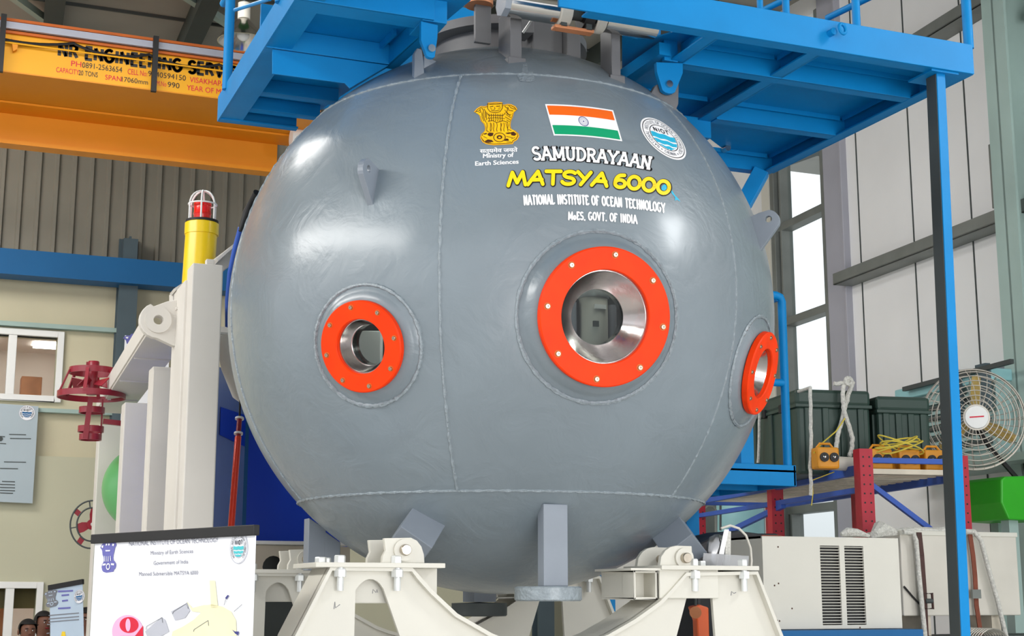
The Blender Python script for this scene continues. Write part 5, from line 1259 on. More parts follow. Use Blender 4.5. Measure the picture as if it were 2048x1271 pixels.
# ================================================================== PEOPLE at the far left
def person(px, py_top, y, label, shirt, turn=0., hscale=1.0):
    """standing adult; the crown of the head comes out at the given place"""
    top = onY(px, py_top, y); H = top.z; k = H/1.72; x0 = top.x
    t = thing('person', label, 'person', (x0, y, 0), turn)
    def V(a, b, c): return Vector((a*k, b*k, c*k))
    def skin_obj(nm, verts, edges, rad, m, parent=t, sub=2):
        me = bpy.data.meshes.new(nm); me.from_pydata([V(*v) for v in verts], edges, []); o = bpy.data.objects.new(nm, me); COL.objects.link(o)
        sk = o.modifiers.new('skin', 'SKIN'); b = o.modifiers.new('sub', 'SUBSURF'); b.levels = sub; b.render_levels = sub
        if not me.skin_vertices: 
            bm = bmesh.new(); bm.from_mesh(me); bm.verts.layers.skin.verify(); bm.to_mesh(me); bm.free()
        for i, r_ in enumerate(rad):
            rr = r_ if isinstance(r_, tuple) else (r_, r_); me.skin_vertices[0].data[i].radius = (rr[0]*k, rr[1]*k)
        me.skin_vertices[0].data[0].use_root = True; bpy.context.view_layer.update()
        dg = bpy.context.evaluated_depsgraph_get(); m2 = bpy.data.meshes.new_from_object(o.evaluated_get(dg)); bpy.data.objects.remove(o)
        m2.materials.clear(); m2.materials.append(m); m2.polygons.foreach_set('use_smooth', [True]*len(m2.polygons))
        o2 = bpy.data.objects.new(nm, m2); COL.objects.link(o2); o2.parent = parent; FR[o2.name] = FR[t.name]; return o2
    # body: pelvis, spine, neck, head, arms, legs
    v = [(0,0,.95),(0,0,1.12),(0,-.01,1.3),(0,0,1.42),(0,0,1.48),(0,-.01,1.56),(0,-.01,1.64),(0,0,1.68)]
    r = [(.15,.11),(.14,.10),(.16,.11),(.10,.08),(.055,.055),(.072,.085),(.078,.092),(.05,.06)]
    e = [(0,1),(1,2),(2,3),(3,4),(4,5),(5,6),(6,7)]
    for s in (-1, 1):
        b0 = len(v); v += [(s*.19,0,1.38),(s*.23,.01,1.12),(s*.24,-.04,.88),(s*.24,-.05,.80)]; r += [.055,.042,.03,.026]; e += [(3,b0),(b0,b0+1),(b0+1,b0+2),(b0+2,b0+3)]
        for q_, (fx, fz) in enumerate(((-.028,-.07),(-.01,-.085),(.01,-.08),(.028,-.065),(.04,-.03))):
            b1 = len(v); v += [(s*.24+fx*.9,-.05,.80+fz*.5),(s*.24+fx,-.06,.80+fz)]; r += [.010,.008]; e += [(b0+3,b1),(b1,b1+1)]
        b0 = len(v); v += [(s*.1,0,.88),(s*.11,-.01,.5),(s*.11,.01,.1),(s*.11,-.13,.03)]; r += [.085,.058,.038,.032]; e += [(0,b0),(b0,b0+1),(b0+1,b0+2),(b0+2,b0+3)]
    body = skin_obj('body', v, e, r, M['skin'])
    def loc_build(mb, nm, m, sm=True):
        mb.v = [q_*k for q_ in mb.v]; return mb.build(nm, m, t, sm, local=True)
    hd = MB().ball((0,.012,1.635), .086, .102, .09, 20, 14); hd.v = [q_ for q_ in hd.v]; hh_ = MB()
    vs_ = [q_ for q_ in hd.v]; fs_ = [f_ for f_ in hd.f if all(not (hd.v[i].y < -.045 and hd.v[i].z < 1.665) and hd.v[i].z > 1.57 for i in f_)]
    hh_.add(vs_, fs_); loc_build(hh_, 'hair', M['hair'])
    for s in (-1, 1):
        loc_build(MB().ball((s*.03,-.086,1.615), .009, .006, .005, 10, 6), 'eye', M['white']); loc_build(MB().ball((s*.03,-.095,1.615), .005, .004, .005, 8, 6), 'pupil', M['black'])
        loc_build(MB().ball((s*.03,-.09,1.634), .018, .006, .004, 10, 6), 'eyebrow', M['hair']); loc_build(MB().ball((s*.084,.005,1.60), .009, .018, .028, 10, 8), 'ear', M['skin'])
    loc_build(MB().prism([(-.004,-.085,1.625),(.004,-.085,1.625),(.014,-.085,1.585),(0,-.112,1.588),(-.014,-.085,1.585)], (0,.02,0)), 'nose', M['skin'])
    loc_build(MB().ball((0,-.082,1.562), .024, .008, .006, 12, 6), 'mouth', M['crimson'])
    sv = [(0,0,.93),(0,0,1.12),(0,-.01,1.3),(0,0,1.41),(-.19,0,1.38),(-.225,.01,1.14),(.19,0,1.38),(.225,.01,1.14)]
    skin_obj('shirt', sv, [(0,1),(1,2),(2,3),(3,4),(4,5),(3,6),(6,7)], [(.165,.125),(.155,.115),(.175,.125),(.11,.09),.068,.058,.068,.058], shirt)
    tv = [(0,0,.96)]; te = []; tr_ = [(.155,.118)]
    for s in (-1, 1):
        b0 = len(tv); tv += [(s*.1,0,.86),(s*.11,-.01,.5),(s*.11,.01,.08)]; te += [(0,b0),(b0,b0+1),(b0+1,b0+2)]; tr_ += [.098,.075,.062]
    skin_obj('trousers', tv, te, tr_, M['trouser']); return t
person(57, 1237, 13.2, 'dark haired person in a pale blue shirt standing in front of the window, far left', M['shirt'], math.radians(8))
person(89, 1221, 13.8, 'dark haired person half hidden behind the left edge of the pale blue banner', M['shirtdark'], math.radians(20))
person(172, 1214, 13.4, 'dark haired person half hidden between the pale blue banner and the large white one', M['shirt'], math.radians(-25))

# ================================================================== RIGHT SIDE: pallet rack and what is on it
RA = math.radians(10); UL = Vector((math.sin(RA), math.cos(RA), 0)); US = Vector((math.cos(RA), -math.sin(RA), 0)); ZV = Vector((0,0,1))
R0 = at(1727, 940, 8.0); R0.z = 0
def rk(s, l, z=0.): return R0+US*s+UL*l+ZV*z
def rz(px, py, s=0., l=0.):
    return on_plane(px, py, rk(s,l), -UL if abs(s) < 9 else US).z
rack = thing('pallet_rack', 'red and blue pallet rack with a slatted shelf, right of the grey sphere', 'rack', R0)
zsh = rz(1727, 934); ztop = rz(1727, 898)
def upright(s, l, zt__):
    c = rk(s, l); b = MB(); w_ = .038
    outer = [(-w_,-w_),(w_,-w_),(w_,w_),(-w_,w_)]
    b.obox(c+US*(-w_)+ZV*zt__/2, US*.0015, UL*w_, ZV*zt__/2); b.obox(c+US*(w_)+ZV*zt__/2, US*.0015, UL*w_, ZV*zt__/2); b.obox(c-UL*w_+ZV*zt__/2, US*w_, UL*.0015, ZV*zt__/2)
    z = 1.0; d = b
    while z < zt__-.04:
        for s_ in (-.018, .018): d.cyl(c+US*s_-UL*(w_+.0025)+ZV*z, c+US*s_-UL*(w_-.004)+ZV*z, .0055, 8)
        z += .05
    b.cut = (2.2e-4, M['black']); u_ = b.build('upright', M['rackred'], rack)
    MB().obox(c+ZV*.005, US*.07, UL*.07, ZV*.005).build('foot_plate', M['rackred'], u_)
RW = .575; RL = 1.28
for (s, l, z) in ((0,0,ztop),(RW,0,rz(1925,912,RW,0)),(0,RL,zsh-.03),(RW,RL,zsh-.03),(0,2.75,zsh-.03),(RW,2.75,zsh-.03)): upright(s, l, z)
def rbeam(a, b, h_=.045, nm='beam'): return MB().bar(a, b, .03, h_).build(nm, M['rackblue'], rack, bevel=.002)
zb0 = zsh-.02
rbeam(rk(0,0,zb0+.01), rk(0,2.75,zb0+.01), .055); rbeam(rk(RW,0,zb0-.02), rk(RW,2.75,zb0-.02), .055); rbeam(rk(0,0,rz(1742,920)), rk(RW,0,rz(1742,920)), .03)
rbeam(rk(0,0,zb0-.1), rk(0,2.75,zb0-.1), .03)
rbeam(rk(0,2.75,zb0), rk(RW,2.75,zb0)); 
rbeam(rk(.02,0,zb0-.06), rk(.40,0,rz(1838,1062,.3,0)), .028, 'brace'); rbeam(rk(0,1.15,zb0-.12), rk(0,2.2,rz(1500,1058,0,2.0)-.02), .035, 'brace')
n_ = 26
for i in range(n_):
    l = .05+i*2.62/n_; b = MB().obox(rk(RW/2, l, zb0-.0), US*(RW/2-.01), UL*.018, ZV*.008); b.build('shelf_slat', M['plank'], rack)
MB().obox(rk(RW/2, .03, zb0+.0), US*(RW/2-.01), UL*.03, ZV*.014).build('shelf_slat', M['plank'], rack)
zfl = zb0+.014
# big dark green case
CA, CB = 0.22, 0.47
def case(s0, s1, l0, l1, h_, label, nm='transport_case'):
    c = thing(nm, label, 'case', rk((s0+s1)/2,(l0+l1)/2,zfl))
    def bx_(a0, a1, b0, b1, z0, z1): return MB().obox(rk((a0+a1)/2,(b0+b1)/2,zfl+(z0+z1)/2), US*(a1-a0)/2, UL*(b1-b0)/2, ZV*(z1-z0)/2)
    bx_(s0,s1,l0,l1,.0,h_*.80).build('case_body', M['case'], c, bevel=.018)
    bx_(s0-.006,s1+.006,l0-.006,l1+.006,h_*.80+.004,h_).build('case_lid', M['case'], c, bevel=.022)
    bx_(s0-.01,s1+.01,l0-.01,l1+.01,h_*.80-.008,h_*.80+.012).build('rim', M['case'], c, bevel=.003)
    for k in range(4):
        a = s0+(s1-s0)*(.14+.24*k); bx_(a-.02,a+.02,l0-.014,l0+.01,.02,h_*.78).build('rib', M['case'], c, bevel=.006)
    for k in range(5):
        a = l0+(l1-l0)*(.1+.2*k); bx_(s0-.014,s0+.01,a-.03,a+.03,.02,h_*.78).build('rib', M['case'], c, bevel=.006)
        bx_(s0-.02,s0+.0,a+.06,a+.1,h_*.76,h_*.86).build('latch', M['black'], c, bevel=.003)
    return c
hC = rz(1656,775,-.2,.35)-zfl
case(-.20, .26, .42, 1.72, hC, 'large dark green ribbed transport case roped on the rack shelf, nearest the sphere')
case(.30, .63, .40, 1.2, hC-.03, 'dark green ribbed transport case on the rack shelf, right of the roped one')
# ropes over the case
def rope(pts, r=.011, label='', nm='rope'):
    P = []
    for i in range(len(pts)-1):
        for k in range(5): P.append(pts[i].lerp(pts[i+1], k/5)+Vector((random.uniform(-.003,.003),0,random.uniform(-.003,.003))))
    P.append(pts[-1]); o = MB().tube(P, r, 8).build(nm, M['rope'], None, True); tag(o, label, 'rope'); return o
zt_ = zfl+hC
def cs(px, py, l=.385): return on_plane(px, py, rk(0,l), -UL)
def cl_(px, py, s=-.235): return on_plane(px, py, rk(s,0), US)
rope([rk(-.1,.9,zt_+.012), cl_(1621,775), cl_(1621,820), cl_(1622,880), cl_(1620,930), cl_(1622,960), cl_(1621,990)], .010, 'grey white rope hanging down the side of the large dark green case')
rope([rk(-.1,1.4,zt_+.012), cl_(1519,800), cl_(1518,860), cl_(1516,925)], .009, 'grey white rope at the sphere end of the large dark green case')
lp = [(1668,767),(1690,766),(1697,760),(1706,764),(1701,776),(1694,800),(1683,840),(1676,870),(1671,900),(1674,912)]
rope([cs(*p, .38) for p in lp], .013, 'knotted white rope loop hanging over the corner of the large green case, left strand')
lp = [(1688,770),(1685,790),(1688,820),(1697,850),(1705,875),(1703,900),(1698,912)]
rope([cs(*p, .36) for p in lp], .013, 'knotted white rope loop hanging over the corner of the large green case, right strand')
P = [cs(1697,762,.37)+Vector((.022*math.cos(t),.0,.02*math.sin(t))) for t in [i*.6 for i in range(11)]]; o = MB().tube(P, .012, 8).build('rope_knot', M['rope'], None, True); tag(o, 'white rope knot on top of the large dark green case', 'knot')
o = MB().tube([cs(1690,836,.35),cs(1672,862,.34),cs(1645,885,.2),cs(1628,905,.1)], .004, 6).build('yellow_cord', M['yrope'], None, True); tag(o, 'thin yellow cord hanging from the rope loop on the large case', 'cord')
o = MB().tube([rk(-.06,.25,zfl), cs(1624,960,.2),cs(1626,985,.2),cs(1623,1010,.2)], .003, 6).build('yellow_cord', M['yrope'], None, True); tag(o, 'thin yellow cord hanging below the shelf under the green case', 'cord')
# amber tools and cord on the shelf
def amber(s, l, label, dark=True):
    c = rk(s, l, zfl); t = thing('amber_lamp_unit', label, 'lamp unit', c)
    MB().obox(c+ZV*.062, US*.065, UL*.05, ZV*.06).build('housing', M['tool'], t, bevel=.012)
    for k in (-.028,.03): 
        MB().cyl(c+US*k-UL*.06+ZV*.065, c+US*k-UL*.048+ZV*.065, .026, 20).build('lens_rim', M['black'], t, True)
        MB().ball(c+US*k-UL*.058+ZV*.065, .012, n=12, m=8).build('lens', M['chrome'], t, True)
    MB().tube([c-US*.05+ZV*.12, c-US*.03+ZV*.145, c+US*.03+ZV*.145, c+US*.05+ZV*.12], .007, 8).build('handle', M['tool'], t, True)
    return t
amber(-.17, .12, 'amber twin lens lamp unit on the shelf, left of the red upright')
amber(.16, .14, 'amber twin lens lamp unit just right of the red upright, under yellow cord')
amber(.34, .16, 'amber twin lens lamp unit in the middle of the shelf')
amber(.49, .14, 'amber twin lens lamp unit at the right end of the shelf')
o = MB().cyl(rk(-.09,.2,zfl+.045), rk(.06,.2,zfl+.04), .04, 20).build('grey_cylinder', M['creamdull'], None, True); tag(o, 'pale grey canister lying on the shelf behind the red upright', 'canister')
P = []
for i in range(120):
    t = i/120*2*math.pi*5; P.append(rk(.27+.13*math.cos(t)*(1+.15*math.sin(i*.31)), .10+.05*math.sin(t), zfl+.145+.025*math.sin(t*1.3)+.03*math.cos(i*.2)))
o = MB().tube(P, .0045, 6).build('cord_coil', M['yrope'], None, True); tag(o, 'loose coil of yellow cord lying over the amber lamp units', 'cord')
# ---- wall fan in a wire cage
yf_ = 7.1; cf_ = onY(1947,838,yf_); fd = (CAM-cf_).normalized(); fn = Vector((fd.x*.75, fd.y, fd.z*.2)).normalized()
fx = fn.cross(ZV).normalized()*-1; fy = fx.cross(fn); fy = fy if fy.z > 0 else -fy
RF = .305
fan = thing('wall_fan', 'large caged industrial fan with tan blades and white hub, right of the blue column', 'fan', cf_)
def fp(r, a, d=0.): return cf_+(fx*math.cos(a)+fy*math.sin(a))*r+fn*d
cage = None
for i, (r_, d) in enumerate(((RF,.0),(RF*.985,.035),(RF*.93,.065),(RF*.84,.088),(RF*.74,.102),(RF*.64,.112),(RF*.54,.12),(RF*.44,.126),(RF*.34,.13),(RF*.25,.132),(RF*.9,-.07),(RF*.7,-.11),(RF*.5,-.13))):
    MB().tube([fp(r_, k*math.pi/32, d) for k in range(64)], .0032 if i else .006, 6, closed=True).build('cage_ring', M['wire'], fan, True)
for k in range(30):
    a = k*2*math.pi/30; MB().tube([fp(RF*.25,a,.132), fp(RF*.6,a+.12,.115), fp(RF*.85,a+.2,.086), fp(RF*.97,a+.24,.05), fp(RF,a+.26,0)], .0026, 5).build('cage_wire', M['wire'], fan, True)
for k in range(12):
    a = k*2*math.pi/12; MB().tube([fp(RF,a,0), fp(RF*.9,a,-.07), fp(RF*.5,a,-.13), fp(.05,a,-.14)], .0026, 5).build('cage_wire', M['wire'], fan, True)
for k, a0 in enumerate((1.45,-.52,-2.45)):
    pts = [fp(.05,a0-.55,.0), fp(.05,a0+.5,.03), fp(RF*.5,a0+.22,.04), fp(RF*.86,a0+.12,.03), fp(RF*.89,a0-.0,.015), fp(RF*.84,a0-.1,-.01), fp(RF*.5,a0-.2,-.02)]
    MB().prism(pts, fn*.004).build('fan_blade', M['tan'], fan)
MB().lathe([(.0001,.02),(.066,.02),(.07,.015),(.07,-.0),(.0001,-.0)], cf_+fn*.125, fn, 36).build('hub_disc', M['white'], fan, True)
MB().lathe([(.0705,.012),(.075,.012),(.075,.0),(.0705,.0)], cf_+fn*.125, fn, 36, closed=True).build('hub_rim', M['wire'], fan, True)
flat([[( -.042,-.004),(.042,.0),(.042,.008),(-.042,.004)]], lambda a, b: cf_+fn*.1462+fx*a+fy*b, 'hub_mark', M['redprint'], fan)
MB().cyl(cf_-fn*.16, cf_-fn*.03, .06, 24).build('motor', M['midgrey'], fan, True)
MB().tube([cf_-fn*.1, fp(.2,-1.0,-.12), fp(.46,-.95,-.12), fp(.55,-.8,-.2)], .016, 8).build('fan_bracket', M['black'], fan, True)
a = wr(2047,905,.0); MB().bar(fp(.5,-.88,-.14), a, .03, .03).build('fan_bracket', M['black'], fan)
# ---- aqua machine units behind the fan and rail
def wt(px, py, o): return wr(px, py, o)
ma = thing('aqua_machine', 'pale aqua electrical machine with louvres high on the right wall, behind the fan', 'machine', wp(wu(1900,850,.3), wr(1900,925,.3).z, .2))
u_a, u_b = wu(1985,800,.45), wu(1795,800,.45); z_a, z_b = wr(1900,925,.45).z, wr(1900,740,.45).z
m = MB(); wbox(m, u_a, u_b, z_a, z_b-.12, .02, .42); m.build('housing', M['machine'], ma, bevel=.01)
m = MB(); wbox(m, u_a-.02, u_b+.02, z_b-.13, z_b-.05, .02, .46); m.build('top_cover', M['teal'], ma, bevel=.01)
for k in range(11):
    z = z_a+.06+k*(z_b-.2-z_a)/12; m = MB(); wbox(m, u_a+.06, u_b-.06, z, z+.022, .42, .45); m.build('louvre', M['dark'] if k % 2 else M['machine'], ma)
m = MB(); wbox(m, u_a+.05, u_a+.3, z_b-.05, z_b+.0, .1, .3); m.build('motor_box', M['midgrey'], ma, bevel=.01)
for px in (1905, 1962):
    u_ = wu(px,780,.5); m = MB(); wbox(m, u_-.06, u_+.05, z_a+.5*(z_b-z_a), z_b-.02, .46, .5); m.build('dark_vent', M['column'], ma)
sa, sb = wr(1808,778,.5), wr(2024,722,.5)
o = MB().bar(sa, sb, .03, .03).build('support_rail', M['dark']); tag(o, 'dark steel rail sloping above the aqua machine on the right wall', 'rail')
m = MB(); wbox(m, u_a-.4, u_b+.3, z_a-.05, z_a, .0, .5); o = m.build('wall_shelf', M['greencol']); tag(o, 'grey steel bracket shelf under the aqua machine', 'shelf')
# bright green bin
yg_ = 7.0; P = [onY(*p, yg_) for p in ((2003,958),(2010,952),(2090,950),(2090,1042),(2018,1038),(2003,1004))]
gb = thing('green_hopper', 'bright green plastic hopper at the right edge under the fan', 'hopper', P[3]); MB().prism(P, (0,.4,0)).build('hopper_body', M['brightgreen'], gb, bevel=.01)
MB().box((P[1].x+.05,yg_+.05,0),(P[1].x+.12,yg_+.12,P[4].z)).build('hopper_leg', M['greencol'], gb); MB().box((P[3].x-.1,yg_+.3,0),(P[3].x-.03,yg_+.37,P[4].z)).build('hopper_leg', M['greencol'], gb)
# pale teal tank under the shelf
yk = 11.0; a, b_ = onY(1440,1060,yk), onY(1522,1060,yk); cx_ = (a.x+b_.x)/2; r_ = (b_.x-a.x)/2
tk = thing('teal_tank', 'pale teal cylindrical tank standing behind the rack, right below the sphere', 'tank', (cx_,yk,0))
MB().lathe([(.0001,0),(r_,0),(r_,2.6),(r_*.9,2.72),(.0001,2.76)], (cx_,yk,0), (0,0,1), 40).build('tank_body', M['teal'], tk, True)
MB().tube([onY(1432,1075,yk-.3),onY(1432,1020,yk-.3),onY(1425,1012,yk-.3),onY(1415,1012,yk-.3),onY(1408,1018,yk-.3),onY(1407,1075,yk-.3)], .012, 8).build('tank_pipe', M['galv'], tk, True)
MB().tube([onY(1441,1000,yk-.35),onY(1441,1060,yk-.35)], .01, 8).build('tank_pipe', M['dark'], tk, True)
o = MB().box((onY(1395,1100,11.6).x,11.6,0),(onY(1570,1100,11.6).x,11.64,onY(1500,1006,11.6).z)).build('grey_partition', M['galv']); tag(o, 'grey sheet partition standing behind the teal tank', 'partition')
# ---- cream louvred cabinet on a blue base
yc_ = 5.65; p0, p1_ = onY(1530,1258,yc_), onY(1805,1258,yc_); pz = onY(1530,1067,yc_); pz2 = onY(1805,1080,yc_)
cb_ = thing('louvred_cabinet', 'cream metal cabinet with two columns of louvre slots on a blue base', 'cabinet', ((p0.x+p1_.x)/2, yc_, p0.z))
z0_, z1_ = p0.z, (pz.z+pz2.z)/2
xL = [onY(px,1180,yc_).x for px in (1643,1682,1692,1730)]; zL0, zL1 = onY(1690,1249,yc_).z, onY(1690,1091,yc_).z
fr_ = MB(); x0_, x1_ = p0.x, p1_.x
for (a, b, c, d) in ((x0_,xL[0],z0_,z1_),(xL[1],xL[2],z0_,z1_),(xL[3],x1_,z0_,z1_),(xL[0],xL[1],z0_,zL0),(xL[0],xL[1],zL1,z1_),(xL[2],xL[3],z0_,zL0),(xL[2],xL[3],zL1,z1_)): fr_.box((a,yc_,c),(b,yc_+.01,d))
fr_.build('front_panel', M['cream'], cb_)
m = MB(); m.box((x0_,yc_+.01,z0_),(x0_+.01,yc_+.45,z1_)); m.box((x1_-.01,yc_+.01,z0_),(x1_,yc_+.45,z1_)); m.box((x0_,yc_+.01,z1_-.01),(x1_,yc_+.45,z1_)); m.box((x0_,yc_+.44,z0_),(x1_,yc_+.45,z1_)); m.box((x0_,yc_+.01,z0_),(x1_,yc_+.45,z0_+.01)); m.build('case_sides', M['cream'], cb_)
m = MB(); m.box((x0_+.02,yc_+.03,z0_+.02),(x1_-.02,yc_+.04,z1_-.02)); m.build('dark_backing', M['black'], cb_)
for (a, b) in ((xL[0],xL[1]),(xL[2],xL[3])):
    for k in range(27):
        z = zL0+(zL1-zL0)*(k+.5)/27; MB().obox(((a+b)/2,yc_+.004,z), Vector(((b-a)/2-.001,0,0)), Vector((0,.004,-.0016)), Vector((0,.0004,.0011))).build('louvre', M['cream'], cb_)
for px, py in ((1556,1093),(1557,1166),(1549,1170),(1584,1216),(1554,1240),(1559,1241),(1720,1254)):
    c = onY(px,py,yc_); MB().cyl(c+Vector((0,-.001,0)), c, .004, 8).build('rust_spot', M['brown'], cb_)
MB().bar(Vector((x0_-.004,yc_-.002,z1_+.002)), Vector((x0_+.1,yc_-.002,z1_+.002)), .004, .004).build('edge_trim', M['strap'], cb_)
bb = MB().box((x0_+.02,yc_-.1,z0_-.14),(x1_+.04,yc_+.5,z0_-.003)); bb.box((x0_+.05,yc_,0),(x0_+.13,yc_+.08,z0_-.14)); bb.box((x1_-.1,yc_,0),(x1_-.02,yc_+.08,z0_-.14)); bb.box((x0_+.05,yc_+.4,0),(x0_+.13,yc_+.48,z0_-.14)); bb.box((x1_-.1,yc_+.4,0),(x1_-.02,yc_+.48,z0_-.14))
o = bb.build('blue_bench', M['blueband'], bevel=.004); tag(o, 'blue steel bench frame under the cream louvred cabinet', 'bench')
# black covered machine to the left of it
yk = 6.0; P = [onY(*p, yk) for p in ((1395,1104),(1402,1086),(1440,1068),(1475,1060),(1520,1066),(1560,1066),(1560,1300),(1395,1300))]
o = MB().prism(P, (0,.3,0)).build('black_covered_machine', M['cargo'], bevel=.015); tag(o, 'low machine covered by a black sheet between the cradle and the cream cabinet', 'covered machine')
P = [onY(*p, yk+.5) for p in ((1395,1104),(1560,1104),(1560,1300),(1395,1300))]
tbl = MB().box((P[0].x,yk+.02,.0),(P[1].x-.12,yk+.28,onY(1500,1296,yk).z)).build('machine_plinth', M['dark']); tag(tbl, 'dark steel plinth under the black covered machine', 'plinth')
# ---- cream crates at the right with straps
yr2 = 6.25
def crate(px0, px1, pyt, pyb, y, dep, label):
    a, b = onY(px0,pyb,y), onY(px1,pyt,y); t = thing('cream_crate', label, 'crate', ((a.x+b.x)/2,y,a.z))
    MB().box((a.x,y,a.z),(b.x,y+dep,b.z)).build('crate_body', M['creamdull'], t, bevel=.006)
    MB().box((a.x-.004,y-.006,b.z-.02),(b.x+.004,y+dep,b.z+.004)).build('crate_lid', M['cream'], t, bevel=.003)
    for x_ in (a.x+.15, b.x-.15): MB().box((x_-.03,y+.02,a.z-.1),(x_+.03,y+dep-.02,a.z)).build('runner', M['plank'], t)
    return a, b
a1, b1 = crate(1808, 2032, 1066, 1231, yr2, .28, 'long cream crate with straps and ropes at the far right')
st = MB(); zs_ = a1.z-.1; st.box((a1.x-.3,yr2-.05,zs_-.03),(b1.x+.3,yr2+.25,zs_)); 
for x_ in (a1.x-.25, b1.x+.2): st.box((x_-.03,yr2,0),(x_+.03,yr2+.06,zs_-.03)); st.box((x_-.03,yr2+.18,0),(x_+.03,yr2+.24,zs_-.03))
for k in range(7): x_ = a1.x-.1+k*.14; st.box((x_-.006,yr2-.04,zs_-.45),(x_+.006,yr2-.02,zs_-.03))
o = st.build('grey_trestle', M['dark']); tag(o, 'dark steel trestle under the long cream crate', 'trestle')
o = MB().tube([onY(1748,1068,6.2)]+[onY(px, py, 6.28) for px, py in ((1760,1058),(1790,1064),(1830,1062),(1880,1066),(1890,1060))], [.02,.045,.02,.025,.03,.02], 8).build('rope_bundle', M['rope'], None, True); tag(o, 'grey rope bundle lying along the top of the long cream crate', 'rope')
o = MB().tube([onY(px, py, 5.9) for px, py in ((1682,1068),(1695,1064),(1715,1065),(1738,1071))], [.01,.024,.02,.008], 8).build('crumpled_sheet', M['rope'], None, True); tag(o, 'crumpled pale wrapping on the top edge of the louvred cabinet', 'wrapping')
def strap(pts, w_, m, label, y, nm='lashing_strap', cat='strap'):
    P = [onY(px, py, y) for px, py in pts]; s = MB()
    for i in range(len(P)-1): s.bar(P[i], P[i+1], .006, w_, Vector((0,1,0))) if False else s.obox((P[i]+P[i+1])/2, (P[i+1]-P[i])/2*1.01, Vector((0,.003,0)), Vector((w_/2,0,0)))
    return tag(s.build(nm, m), label, cat)
strap([(1838,1064),(1843,1110),(1848,1180),(1852,1271),(1853,1330)], .030, M['strap2'], 'dark brown lashing strap with buckle down the front of the cream crate', yr2-.03)
t = thing('strap_buckle', 'dark metal ratchet buckle on the brown lashing strap', 'buckle', onY(1855,1218,yr2-.06))
MB().tube([onY(px, py, yr2-.05) for px, py in ((1849,1186),(1864,1186),(1866,1216),(1848,1217))], .007, 8, closed=True).build('buckle_frame', M['strap2'], t, True); MB().cyl(onY(1850,1201,yr2-.05), onY(1864,1201,yr2-.05), .012, 12).build('buckle_bar', M['dark'], t, True)
strap([(1940,1068),(1946,1110),(1950,1150),(1953,1210),(1962,1271),(1968,1330)], .026, M['strap'], 'reddish brown lashing strap down the crate, right of the blue column', yr2-.03)
t = thing('strap_buckle', 'small pale buckle on the reddish brown strap right of the blue column', 'buckle', onY(1951,1188,yr2-.05)); MB().box(onY(1946,1196,yr2-.05), onY(1958,1178,yr2-.035)).build('buckle_plate', M['galv'], t)
for pts, lb in ((((1806,1063),(1826,1064),(1832,1080),(1838,1150),(1844,1210),(1850,1271),(1853,1330)), 'thick pale rope hanging down the left part of the cream crate'),
                (((1930,1062),(1948,1062),(1962,1080),(1975,1130),(1995,1200),(2012,1271),(2025,1330)), 'thick pale rope hanging diagonally over the right part of the cream crate')):
    o = MB().tube([onY(px, py, yr2-.045) for px, py in pts], .013, 10).build('hanging_rope', M['rope'], None, True); tag(o, lb, 'rope')
o = MB().tube([onY(px, py, yr2-.009) for px, py in ((1808,1172),(1825,1192),(1840,1208))], .005, 6).build('black_wire', M['black'], None, True); tag(o, 'thin black wire across the left part of the cream crate', 'wire')
P = [onY(*p, 6.9) for p in ((1938,1262),(1962,1250),(1988,1260),(2010,1285))]
wb_ = thing('wire_basket', 'small wire basket just showing above the bottom edge, right of the blue column', 'basket', onY(1960,1330,6.1))
cw = onY(1962,1300,6.05)
for k in range(9):
    a = k*.35; MB().tube([cw+Vector((.11*math.cos(t), .02*k-.1, .11*math.sin(t))) for t in [i*math.pi/10 for i in range(11)]], .0035, 6).build('wire_hoop', M['wire'], wb_, True)
MB().box(cw+Vector((-.13,-.12,-.02)), cw+Vector((.13,.1,0))).build('basket_base', M['galv'], wb_)
o = MB().box((cw.x-.2,5.93,0),(cw.x+.2,6.16,cw.z-.02)).build('tool_box', M['dark'], bevel=.01); tag(o, 'dark box below the wire basket at the bottom edge', 'box')
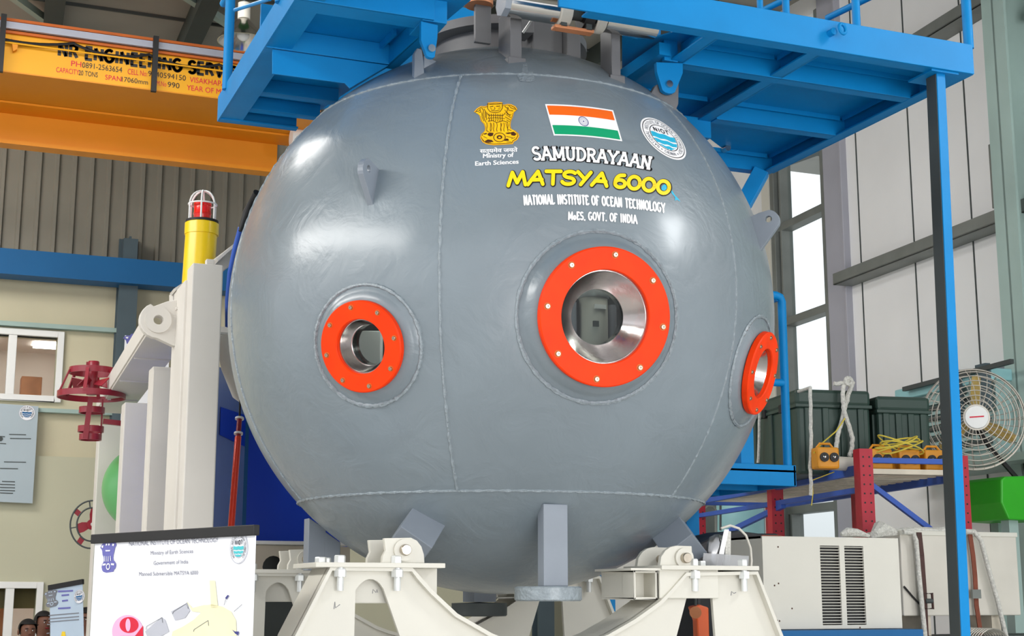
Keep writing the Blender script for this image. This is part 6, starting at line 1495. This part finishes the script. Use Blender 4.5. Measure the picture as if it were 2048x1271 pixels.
# plastic bag, film and cable on the right cradle pad
pz_ = onY(760,1127,YF).z+.004
bg_ = thing('clear_plastic_bag', 'crumpled clear plastic bag with dark contents standing on the right cradle pad', 'bag', onY(1440,1130,4.85))
yb_ = 4.86; P = [onY(*p, yb_) for p in ((1410,1131),(1407,1100),(1410,1068),(1425,1058),(1445,1056),(1462,1060),(1462,1131))]
rings = []; c = onY(1436,1131,yb_); mb = MB(); n = 18
hgt_ = [0,.03,.06,.09,.11,.122]; wid = [.036,.045,.044,.040,.03,.008]; vs = []
for j, (h_, w_) in enumerate(zip(hgt_, wid)):
    for i in range(n):
        a = 2*math.pi*i/n; r_ = w_*(1+.18*math.sin(5*a+j)+random.uniform(-.06,.06)); vs.append(Vector((c.x+r_*math.cos(a), yb_+r_*.6*math.sin(a), pz_+h_)))
mb.add(vs, [(j*n+i, j*n+(i+1)%n, (j+1)*n+(i+1)%n, (j+1)*n+i) for j in range(5) for i in range(n)]); mb.build('bag_film', M['plastic'], bg_, True)
MB().ball((c.x-.006,yb_,pz_+.055), .024, .018, .05, 16, 10).build('dark_contents', M['black'], bg_, True)
P = [onY(*p, yb_-.04) for p in ((1449,1058),(1458,1058),(1450,1095),(1444,1131),(1433,1131))]; MB().prism(P, (0,.003,0)).build('folded_edge', M['whitetext'], bg_)
P = [onY(*p, yb_-.03) for p in ((1452,1060),(1462,1062),(1461,1131),(1450,1131))]; MB().prism(P, (0,.003,0)).build('folded_edge', M['rope'], bg_)
o = MB().prism([onY(*p, 4.80) for p in ((1407,1105),(1498,1111),(1496,1133),(1405,1132))], (.01,.02,0)).build('plastic_sheet', M['plastic']); tag(o, 'flat clear plastic sheet standing behind the bolts on the right cradle pad', 'plastic sheet')
o = MB().tube([onY(px, py, 4.9) for px, py in ((1442,1056),(1460,1050),(1478,1056),(1492,1070),(1501,1095),(1503,1120),(1502,1134))], .0048, 8).build('grey_cable', M['creamdull'], None, True); tag(o, 'pale grey cable arching behind the plastic bag on the right cradle pad', 'cable')
# orange lever hoist seen through the cradle opening
yh = 5.25; ho = thing('lever_hoist', 'orange lever hoist hanging seen through the right cradle opening', 'hoist', onY(1400,1271,yh))
MB().prism([onY(*p, yh) for p in ((1384,1212),(1400,1208),(1418,1214),(1420,1300),(1404,1320),(1396,1290),(1394,1240))], (0,.04,0)).build('hoist_body', M['orangeplastic'], ho, bevel=.006)
MB().cyl(onY(1391,1224,yh-.03), onY(1391,1224,yh), .024, 24).build('hoist_wheel', M['copper'], ho, True); MB().tube([onY(1391,1210,yh), onY(1391,1160,yh)], .006, 8).build('hoist_chain', M['dark'], ho, True)
bpy.context.view_layer.update()
